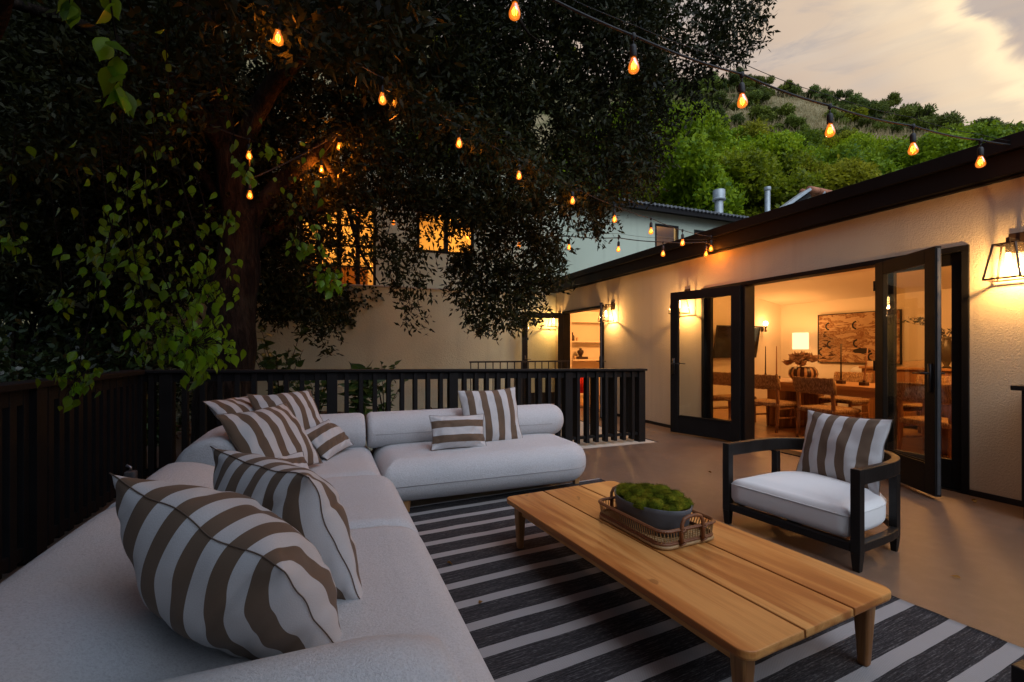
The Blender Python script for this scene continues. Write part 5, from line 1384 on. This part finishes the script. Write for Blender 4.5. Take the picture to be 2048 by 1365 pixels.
limbs = [([(478, 470, 5.65), (600, 330, 5.9), (740, 230, 6.3), (900, 130, 6.8), (1100, 60, 7.2), (1300, 10, 7.2)], .13),
 ([(462, 330, 5.65), (560, 150, 5.4), (700, 30, 5.2), (900, -80, 5.0), (1150, -120, 5.0), (1400, -60, 5.6)], .12),
 ([(475, 520, 5.6), (600, 430, 6.3), (760, 390, 7.0), (930, 380, 7.6), (1060, 420, 7.9)], .09),
 ([(455, 300, 5.6), (330, 150, 5.0), (180, 60, 4.6), (0, 0, 4.3), (-200, -60, 4.2)], .11),
 ([(470, 420, 5.6), (350, 300, 5.8), (200, 220, 6.1), (40, 200, 6.4)], .09),
 ([(425, 60, 5.3), (520, -120, 4.6), (640, -260, 4.0), (800, -420, 3.6)], .09),
 ([(640, 300, 6.1), (690, 400, 6.0), (720, 500, 6.1), (760, 570, 6.2)], .045),
 ([(900, 135, 6.8), (980, 260, 6.7), (1030, 400, 6.6), (1020, 540, 6.6)], .05),
 ([(1090, 65, 7.2), (1180, 180, 7.1), (1230, 300, 7.0)], .04),
 ([(740, 20, 5.2), (690, 70, 5.0), (655, 110, 4.8), (650, 160, 4.7)], .022),
 ([(1040, 40, 5.0), (1060, 70, 5.0), (1100, 95, 5.1)], .018)]
for pts, r in limbs:
    mb.tube([p-TO for p in bend([P(*p) for p in pts], 6)], lambda q, r=r: r*(1-.82*q), 9)
trunk = mb.build('trunk', BARK, tree, smooth=True)
def inside(poly, x, y):
    c = np.zeros(len(x), bool); n = len(poly); j = n-1
    for i in range(n):
        xi, yi = poly[i]; xj, yj = poly[j]
        c ^= ((yi > y) != (yj > y)) & (x < (xj-xi)*(y-yi)/(yj-yi+1e-9)+xi); j = i
    return c
def sample(poly, n, rng):
    xs_ = [p[0] for p in poly]; ys_ = [p[1] for p in poly]; out_ = np.zeros((0, 2))
    while len(out_) < n:
        a = np.stack([rng.uniform(min(xs_), max(xs_), n), rng.uniform(min(ys_), max(ys_), n)], 1); out_ = np.concatenate([out_, a[inside(poly, a[:, 0], a[:, 1])]])
    return out_[:n]
def c3(px, py, Y):
    return np.stack([CAM.x+(RV.x*(px-CX)/F0+FV.x)*Y, CAM.y+(RV.y*(px-CX)/F0+FV.y)*Y, CAM.z+(HY-py)/F0*Y], 1)
rng = np.random.default_rng(11)
# regions of the crown: outline seen from the deck, how many twigs, how near and far they hang
regions = [
 ([(-150, -180), (1290, -180), (1330, 40), (1300, 200), (1285, 330), (1235, 395), (1130, 405), (1010, 440), (880, 420), (740, 395), (610, 420), (520, 440), (430, 560), (330, 620), (120, 560), (-150, 520)], 21000, 5.6, 8.6),
 ([(-150, -180), (900, -180), (830, 60), (520, 130), (420, 260), (150, 330), (-150, 360)], 2600, 4.3, 6.0),
 ([(1280, -80), (1545, -80), (1532, 30), (1500, 95), (1440, 120), (1400, 70), (1340, 130), (1290, 120)], 300, 6.2, 7.6),
 ([(1400, -60), (1540, -60), (1530, 60), (1500, 110), (1430, 130)], 90, 6.4, 7.2),
 ([(1340, 60), (1440, 70), (1425, 190), (1380, 215), (1345, 160)], 100, 6.4, 7.4),
 ([(1290, 120), (1350, 140), (1345, 270), (1300, 380), (1270, 380)], 130, 6.4, 7.6),
 ([(1225, 300), (1290, 330), (1255, 420), (1225, 400)], 50, 6.6, 7.6),
 ([(1125, 390), (1215, 390), (1222, 440), (1205, 475), (1165, 455), (1120, 430)], 75, 6.5, 7.4),
 ([(890, 400), (1090, 400), (1128, 470), (1130, 560), (1085, 590), (1075, 640), (985, 655), (925, 650), (930, 600), (895, 560), (905, 490)], 620, 6.2, 7.6),
 ([(900, 480), (1010, 440), (1110, 470), (1100, 570), (985, 600), (915, 560)], 160, 6.2, 7.6),
 ([(760, 400), (960, 400), (950, 470), (850, 470), (770, 450)], 90, 6.0, 7.2),
 ([(745, 430), (815, 450), (850, 480), (845, 540), (862, 570), (832, 610), (835, 655), (815, 640), (800, 590), (765, 520)], 85, 5.9, 6.6),
 ([(590, 390), (770, 390), (770, 500), (720, 540), (600, 560)], 230, 5.9, 7.0),
 ([(520, 430), (610, 420), (620, 600), (560, 640), (520, 600)], 330, 6.0, 7.2),
 ([(430, 560), (520, 470), (560, 560), (530, 650), (430, 640)], 60, 5.9, 6.6),
 ([(570, 600), (660, 560), (690, 640), (660, 700), (630, 690), (600, 640)], 60, 6.1, 6.8),
 ([(-500, -1100), (1150, -1000), (1150, -160), (-500, -160)], 2000, 3.2, 6.5),
]
Cs, Ds = [], []
strings = [(556, 77, 2.85), (764, 199, 3.7), (918, 287, 4.4), (1038, 352, 4.95), (498, 312, 4.9), (500, 391, 5.0), (678, 294, 5.85), (643, 340, 5.95), (716, 428, 8.15), (935, 475, 7.8), (1038, 490, 7.5), (787, 446, 8.0)]
for poly, n, y0, y1 in regions:
    xy = sample(poly, n, rng); Y = rng.uniform(y0, y1, n)
    # keep the sight lines to the lit bulbs partly open
    keep = np.ones(n, bool)
    for bx, by, bY in strings:
        keep &= ~((np.hypot(xy[:, 0]-bx, xy[:, 1]-by) < 24) & (Y < bY+.1))
    keep &= ~((xy[:, 0] > 610) & (xy[:, 0] < 950) & (xy[:, 1] > 425) & (xy[:, 1] < 500) & (rng.random(n) < .2))
    # thin patches through which the hill shows
    for hx, hy, hr in ((450, 25, 42), (505, 95, 45), (600, 60, 30), (1080, 245, 32), (1240, 210, 26), (300, 190, 26), (640, 140, 22)):
        keep &= ~((np.hypot(xy[:, 0]-hx, xy[:, 1]-hy) < hr) & (rng.random(n) < .88))
    c = c3(xy[keep, 0], xy[keep, 1], Y[keep]); k = len(c)
    td = unit(rng.normal(size=(k, 3))*.7+np.array([0, 0, -.55])); LT_ = rng.uniform(.16, .34, (k, 1))
    m_ = 15
    t = rng.random((k, m_, 1)); pos = c[:, None]+td[:, None]*LT_[:, None]*t+rng.normal(size=(k, m_, 3))*.035
    d = td[:, None]*.7+rng.normal(size=(k, m_, 3))*.62
    Cs.append(pos.reshape(-1, 3)); Ds.append(d.reshape(-1, 3))
# sprays hanging round the long cable, which mostly vanishes among them
sp_ = [(330, -90, 2.4), (556, 55, 2.85), (764, 175, 3.7), (918, 262, 4.4), (1038, 330, 4.95), (1145, 380, 5.45)]
for k in range(230):
    i = rng.integers(0, 5); f = rng.uniform(.10, .90); a, b = np.array(sp_[i]), np.array(sp_[i+1]); q_ = a+(b-a)*f; Yq = q_[2]-rng.uniform(-.25, .18)
    c = c3(np.array([q_[0]+rng.normal()*10]), np.array([q_[1]-14+rng.normal()*14]), np.array([Yq])); td = unit(rng.normal(size=(1, 3))*.7+np.array([0, 0, -.4]))
    t = rng.random((12, 1)); Cs.append(c+td*.22*t+rng.normal(size=(12, 3))*.03); Ds.append(td*.7+rng.normal(size=(12, 3))*.6)
nov = 5200   # unseen leaves overhead, thickened to shade the sofa
c = np.stack([rng.uniform(-9.5, -4.4, nov), rng.uniform(-5.5, 6.2, nov), rng.uniform(3.7, 5.6, nov)], 1)
c = np.concatenate([c, np.stack([rng.uniform(-11, -8.2, 2600), rng.uniform(-7, 2.2, 2600), rng.uniform(.2, 5, 2600)], 1), np.stack([rng.uniform(-9, -4.3, 2000), rng.uniform(-7, -5, 2000), rng.uniform(.2, 5, 2000)], 1)]); nov = len(c)  # unseen leaf curtains added beside and behind the viewer to block sky light
td = unit(rng.normal(size=(nov, 3))*.7+np.array([0, 0, -.3])); t = rng.random((nov, 15, 1)); nin = sum(len(q_) for q_ in Cs)
Cs.append((c[:, None]+td[:, None]*.4*t+rng.normal(size=(nov, 15, 3))*.07).reshape(-1, 3)); Ds.append((td[:, None]*.7+rng.normal(size=(nov, 15, 3))*.62).reshape(-1, 3))
C = np.concatenate(Cs); D = np.concatenate(Ds); n = len(C)
big = np.where(np.arange(n) >= nin, np.where(C[:, 1] < 2.5, 2.2, 1.4), 1.0)  # leaves of the unseen clusters are enlarged for deeper shade
V, Fq = leaf_quads(C-np.array(TO), D, (.062+.055*rng.random(n))*big, (.022+.020*rng.random(n))*big, rng)
crown = np_mesh('crown', V, Fq, M['leaf_oak'], tree)  # mesh also holds the unseen leaf curtains added for shade
# fine twigs
mb = MB(); sel = np.concatenate([np.arange(0, len(C), 15*9)])
for i in sel:
    a = Vector(C[i])-TO; d_ = Vector(unit(D[i:i+1])[0]); mb.bar(a-d_*.22+Vector((0, 0, .10)), a+d_*.12, .006, w2=.002)
mb.build('twigs', BARK, tree)

# ------------------------------------------------------------------ broad leaved fig hanging in front on the side
fig = thing('fig_tree', (-8.3, 3.3, -.1), 'weeping fig with bright heart shaped leaves hanging over the side railing', 'tree')
FO = Vector(fig.location)
mb = MB(); mb.tube(bend([FO-FO, Vector((.1, 0, 1.6)), P(-160, 150, 2.6)-FO, P(60, -120, 2.4)-FO, P(330, -180, 2.3)-FO], 6), lambda q: .09*(1-.8*q), 9); mb.build('trunk', BARK, fig, smooth=True)
rng = np.random.default_rng(5); Cs, Ds, Ls = [], [], []; hang = [([(212, -60, 1.5), (226, 40, 1.5), (240, 130, 1.5), (232, 175, 1.5)], 8, .105, 4), ([(140, -30, 1.6), (140, 10, 1.6)], 2, .10, 0),
 ([(250, 150, 2.3), (235, 380, 2.4), (200, 560, 2.4), (180, 640, 2.4), (150, 760, 2.4)], 22, .088, 20), ([(300, 180, 2.6), (320, 400, 2.6), (345, 560, 2.6), (400, 700, 2.6)], 40, .088, 34),
 ([(260, 250, 2.5), (255, 400, 2.5), (270, 520, 2.5), (300, 660, 2.5)], 36, .088, 30), ([(330, 240, 2.7), (370, 390, 2.7), (405, 520, 2.7), (410, 580, 2.7)], 34, .085, 32),
 ([(200, 280, 2.6), (215, 420, 2.6), (240, 520, 2.6)], 24, .088, 30), ([(290, 330, 2.4), (300, 450, 2.4), (345, 600, 2.4), (390, 690, 2.4)], 34, .086, 28),
 ([(590, 250, 3.0), (610, 380, 3.0), (640, 490, 3.0), (655, 560, 3.0)], 22, .085, 20), ([(560, 330, 3.1), (595, 430, 3.1), (600, 500, 3.1)], 12, .085, 16),
 ([(440, 150, 2.8), (470, 280, 2.8), (490, 340, 2.8)], 8, .085, 14), ([(520, 200, 2.9), (500, 270, 2.9), (540, 300, 2.9)], 5, .085, 10),
 ([(330, 60, 2.6), (335, 140, 2.6), (340, 230, 2.6)], 7, .085, 16), ([(30, 250, 2.6), (20, 420, 2.6), (30, 480, 2.6)], 8, .085, 14), ([(90, 300, 2.7), (115, 480, 2.7), (125, 600, 2.7)], 9, .085, 14),
 ([(380, 300, 2.9), (420, 440, 2.9), (455, 440, 2.9)], 8, .085, 16), ([(150, 330, 2.8), (170, 470, 2.8), (180, 520, 2.8)], 10, .085, 20)]
for pts, n_, L, jit in hang:
    path = bend([P(*p) for p in pts], 6); tw = MB(); tw.tube([p-FO for p in path], .0028, 5)
    for i in range(int(n_*2.9) if L < .1 else n_+3):
        f = .12+.88*((i+rng.random()*.6)/n_)**.85; p = path[min(int(f*(len(path)-1)), len(path)-1)]
        s = rng.normal(size=3)*jit/930*2.4; Cs.append(np.array(p)+s); tw.tube([p-FO, p-FO+Vector(s)*.6+Vector((0, 0, .012)), p-FO+Vector(s)], .0012, 4); Ds.append(np.array([rng.normal()*.38, rng.normal()*.38, -1.0])); Ls.append(L*(rng.uniform(.40, .88) if L < .1 else rng.uniform(.8, 1.05)))
    tw.build('hanging_branch', BARK, fig)
C = np.array(Cs)-np.array(FO); D = np.array(Ds); 
# blades turn their flat side outwards
D = unit(D); R = unit(np.cross(D, np.array([[.37, .93, 0]])+rng.normal(size=D.shape)*.55))
def broad_leaves_R(C, D, R, L, rng, fold=.3, curl=.2, wide=1.0):
    Nn = np.cross(R, D); n = len(C); L = np.asarray(L).reshape(-1, 1); cols = []
    cv = curl*(rng.random((n, 1))*2.6-.6); fo = fold*(.3+rng.random((n, 1)))
    for t, w in LT:
        mid = C+D*L*t-Nn*L*cv*t*t; cols.append(np.stack([mid+R*L*w*wide+Nn*L*w*fo, mid, mid-R*L*w*wide+Nn*L*w*fo], 1))
    V = np.stack(cols, 1).reshape(n, -1, 3); m = len(LT); F = []
    for i in range(m-1): F += [(i*3, i*3+1, i*3+4, i*3+3), (i*3+1, i*3+2, i*3+5, i*3+4)]
    return V.reshape(-1, 3), (np.array(F)[None]+(np.arange(n)*m*3)[:, None, None]).reshape(-1, 4)
V, Fq = broad_leaves_R(C, D, R, Ls, rng); np_mesh('leaves', V, Fq, M['leaf_fig'], fig, True)

# ------------------------------------------------------------------ dark planting on the left, behind the side railing
def dark_proto(seed, R, H, L, Wd):
    t = bpy.data.objects.new('dark_shrub', None); COL.objects.link(t)
    V, Fq = crown_mesh('foliage', None, blobs_for(R, H, seed, 14, .46), 900/R, L, Wd, seed, hollow=.5); np_mesh('foliage', V, Fq, M['leaf_dark'], t)
    mb = MB(); r = random.Random(seed)
    for i in range(5): a = r.uniform(0, 6.28); mb.tube([(0, 0, -.3), (R*.2*math.cos(a), R*.2*math.sin(a), H*.4), (R*.5*math.cos(a), R*.5*math.sin(a), H*.8)], lambda q: .04*(1-.7*q), 6)
    mb.build('stems', BARK, t); return t
dp = [dark_proto(51, 1.3, 2.6, .13, .055), dark_proto(52, 1.5, 3.4, .14, .06), dark_proto(53, 1.1, 2.0, .12, .05)]
du = set(); rnd = random.Random(15)
dl = [(20, 7.5, 0, 'dark dense shrub low at the left edge beyond the side railing'), (140, 8.3, 1, 'tall dark shrub second from the left edge beyond the side railing'), (270, 7.6, 2, 'low dark shrub just beyond the railing corner'),
      (-120, 7.2, 1, 'dark shrub mostly beyond the left picture edge'), (60, 10.5, 1, 'big dark shrub further back behind the hanging fig leaves'), (230, 10.0, 1, 'big dark shrub left of the old tree trunk further back'),
      (340, 9.3, 0, 'dark shrub close on the shadow side of the old trunk'), (-90, 12.5, 1, 'farthest dark shrub at the left edge'), (150, 13.0, 1, 'tall farthest dark shrub behind the fig leaves'), (330, 12.2, 1, 'tall farthest dark shrub beside the old trunk')]
for px, Y, k, lab in dl:
    o = dp[k] if k not in du else copy_tree(dp[k]); du.add(k); p = P(px, 702, Y); s = rnd.uniform(1.0, 1.25)*(1.25 if Y > 9.5 else 1)
    o.location = (p.x, p.y, -.2); o.rotation_euler = (0, 0, rnd.uniform(0, 6)); o.scale = (s, s, s*(1.45 if Y > 9.5 else .9)); tag(o, lab, 'shrub', 'dark shrubs beyond the side railing')
# yellow fallen leaves lying on the slope there, and brown litter in the bed
rng = np.random.default_rng(8)
def litter(name, n, f, L, m, label):
    C = np.array([f() for _ in range(n)]); D = rng.normal(size=C.shape)*np.array([1, 1, .25]); V, Fq = leaf_quads(C, D, L*(.6+.8*rng.random(n)), L*.5*(.6+.8*rng.random(n)), rng)
    tag(np_mesh(name, V, Fq, m), label, 'fallen leaves', kind='stuff')
def fl():
    p = G(rng.uniform(-60, 110), rng.uniform(728, 790), .25); x, y = p.x, p.y
    return (x, y, ground_z(x, y)+.06*noise3((x, y, 0), .9)+rng.uniform(.02, .16))
litter('fallen_leaves', 500, fl, .09, leafmat('yellow_leaf', (.35, .20, .02), (.62, .40, .05), .2, .6, .2, 2), 'scattered yellow leaves on the ground beyond the side railing')
def fb_():
    x, y = rng.uniform(-9, -3), rng.uniform(8.5, 11.8); return (x, y, ground_z(x, y)+.06*noise3((x, y, 0), .9)+rng.uniform(.01, .05))
litter('leaf_mulch', 4200, fb_, .07, leafmat('mulch_leaf', (.05, .025, .012), (.19, .10, .05), .05, .8, .1, 2), 'brown leaf mulch in the planting bed behind the rear railing')

# ------------------------------------------------------------------ plants in the bed behind the rear railing
def broad_plant(px, pyb, Y, H, n, L, label, seed, name='broadleaf_plant', spread=.5, m='leaf_shrub', wide=1.0, base_z=0.0):
    r = np.random.default_rng(seed); b = P(px, 702, Y); b.z = base_z
    t = thing(name, b, label, 'plant', 'plants in the bed behind the rear railing'); mb = MB(); C, D, Ls = [], [], []
    for i in range(n):
        a = r.uniform(0, 6.28); h = H*r.uniform(.6, 1.0); s = spread*r.uniform(.2, 1)*H*.6
        pts = bend([Vector((0, 0, 0)), Vector((s*.25*math.cos(a), s*.25*math.sin(a), h*.45)), Vector((s*.7*math.cos(a), s*.7*math.sin(a), h*.8)), Vector((s*math.cos(a), s*math.sin(a), h))], 5)
        mb.tube(pts, lambda q: .009*(1-.7*q), 6)
        for k in range(int(9+h*6)):
            f = r.uniform(.22, 1.0); p = pts[int(f*(len(pts)-1))]; b_ = r.uniform(0, 6.28)
            C.append(np.array(p)); D.append([math.cos(b_), math.sin(b_), r.uniform(-.5, .6)]); Ls.append(L*r.uniform(.6, 1.1))
    mb.build('stems', BARK, t); V, Fq = broad_leaves(np.array(C), np.array(D), Ls, r, .3, .35, wide); np_mesh('leaves', V, Fq, M[m], t, True)
broad_plant(560, 0, 7.4, 1.80, 10, .17, 'tall broad leaved shrub against the wall right of the trunk', 61, 'broadleaf_shrub', .55)
broad_plant(632, 0, 7.2, .95, 12, .14, 'bushy low plant behind the railing next to the tall shrub', 62, spread=.9)
broad_plant(715, 0, 7.2, 1.05, 8, .27, 'plant with large paddle leaves behind the railing middle', 63, spread=.5, wide=.6)
broad_plant(768, 0, 7.4, 1.1, 9, .15, 'leggy plant with narrow leaves behind the railing', 64, spread=.9, wide=.7)
broad_plant(300, 0, 5.3, .62, 4, .30, 'large leaved plant in the gap at the railing corner', 65, spread=.5, wide=.6)
broad_plant(400, 0, 8.4, 1.3, 6, .16, 'shrub half hidden behind the old tree trunk', 66, spread=.8)
# climbing ivy on the retaining wall
rng = np.random.default_rng(19); C, D = [], []; mb = MB()
for k in range(46):
    p = np.array([rng.uniform(525, 640), rng.uniform(560, 640)]); a = rng.normal()*.5+.15; pts = []
    for s in range(int(rng.uniform(9, 26))):
        w = ony(p[0], p[1], 12.125); pts.append(w); 
        if w.z > 2.56: break
        for _ in range(3): C.append(np.array(w)+rng.normal(size=3)*np.array([.03, .004, .03])); D.append([rng.normal(), -.35, rng.normal()-.3])
        a += rng.normal()*.28; p = p+np.array([math.cos(a)*7.5, -math.sin(a)*4.5 if rng.random() < .5 else math.sin(a)*4.5])
    if len(pts) > 2: mb.tube(pts, .004, 5)
ivy = thing('ivy', (0, 0, 0), 'thin climbing ivy trailing over the top of the retaining wall', 'ivy')
mb.build('stems', BARK, ivy); C = np.array(C); V, Fq = leaf_quads(C, np.array(D), .075, .055, rng); np_mesh('leaves', V, Fq, M['leaf_dark'], ivy)

# ------------------------------------------------------------------ single fallen leaves on rug, deck and sofa
fm = leafmat('dropped_leaf', (.16, .075, .02), (.34, .18, .04), .1, .6, .2, 3)
for i, (px, py, z, lab) in enumerate(((828, 1066, .014, 'dry leaf on the rug nearest the sofa leg'), (894, 1128, .014, 'dry leaf on the rug middle beside the sofa front'), (958, 1203, .014, 'dry leaf on a dark rug band lowest down'),
        (1423, 947, .004, 'dry leaf on the deck beside the armchair leg'), (1922, 1158, .004, 'dry leaf on the bare deck right of the armchair'), (1942, 1002, .004, 'dry leaf on the deck under the open right door'), (1948, 1006, .004, 'curled leaf close by the door frame foot'))):
    p = G(px, py, z); t = RNG.uniform(0, 6.28); V, Fq = broad_leaves(np.zeros((1, 3)), np.array([[math.cos(t), math.sin(t), .12]]), [.045], np.random.default_rng(i), .5, .3, .8)
    V[:, 2] -= V[:, 2].min(); o = np_mesh('fallen_leaf', V, Fq, fm, None, True); o.location = p; tag(o, lab, 'leaf', 'single dry leaves dropped on deck and rug')

# the blooms in the indoor bowl
rng = np.random.default_rng(3); C, D, Ls = [], [], []
for k in range(19):
    a = rng.uniform(0, 2*PI); e = rng.uniform(.0, 1.25); o_ = np.array([.19*math.sin(e)*math.cos(a), .19*math.sin(e)*math.sin(a), .21+.18*math.cos(e)])
    ax = Vector((math.sin(e)*math.cos(a), math.sin(e)*math.sin(a), math.cos(e)+.6)).normalized(); u = ax.orthogonal().normalized(); w = ax.cross(u)
    for j in range(7):
        b = 2*PI*j/7+rng.uniform(-.2, .2); C.append(o_); D.append(np.array(ax*rng.uniform(.5, 1.1)+u*math.cos(b)+w*math.sin(b))); Ls.append(rng.uniform(.09, .15))
V, Fq = broad_leaves(np.array(C), np.array(D), Ls, rng, .3, .3, 1.15); np_mesh('blooms', V, Fq, M['petal'], fb, True)
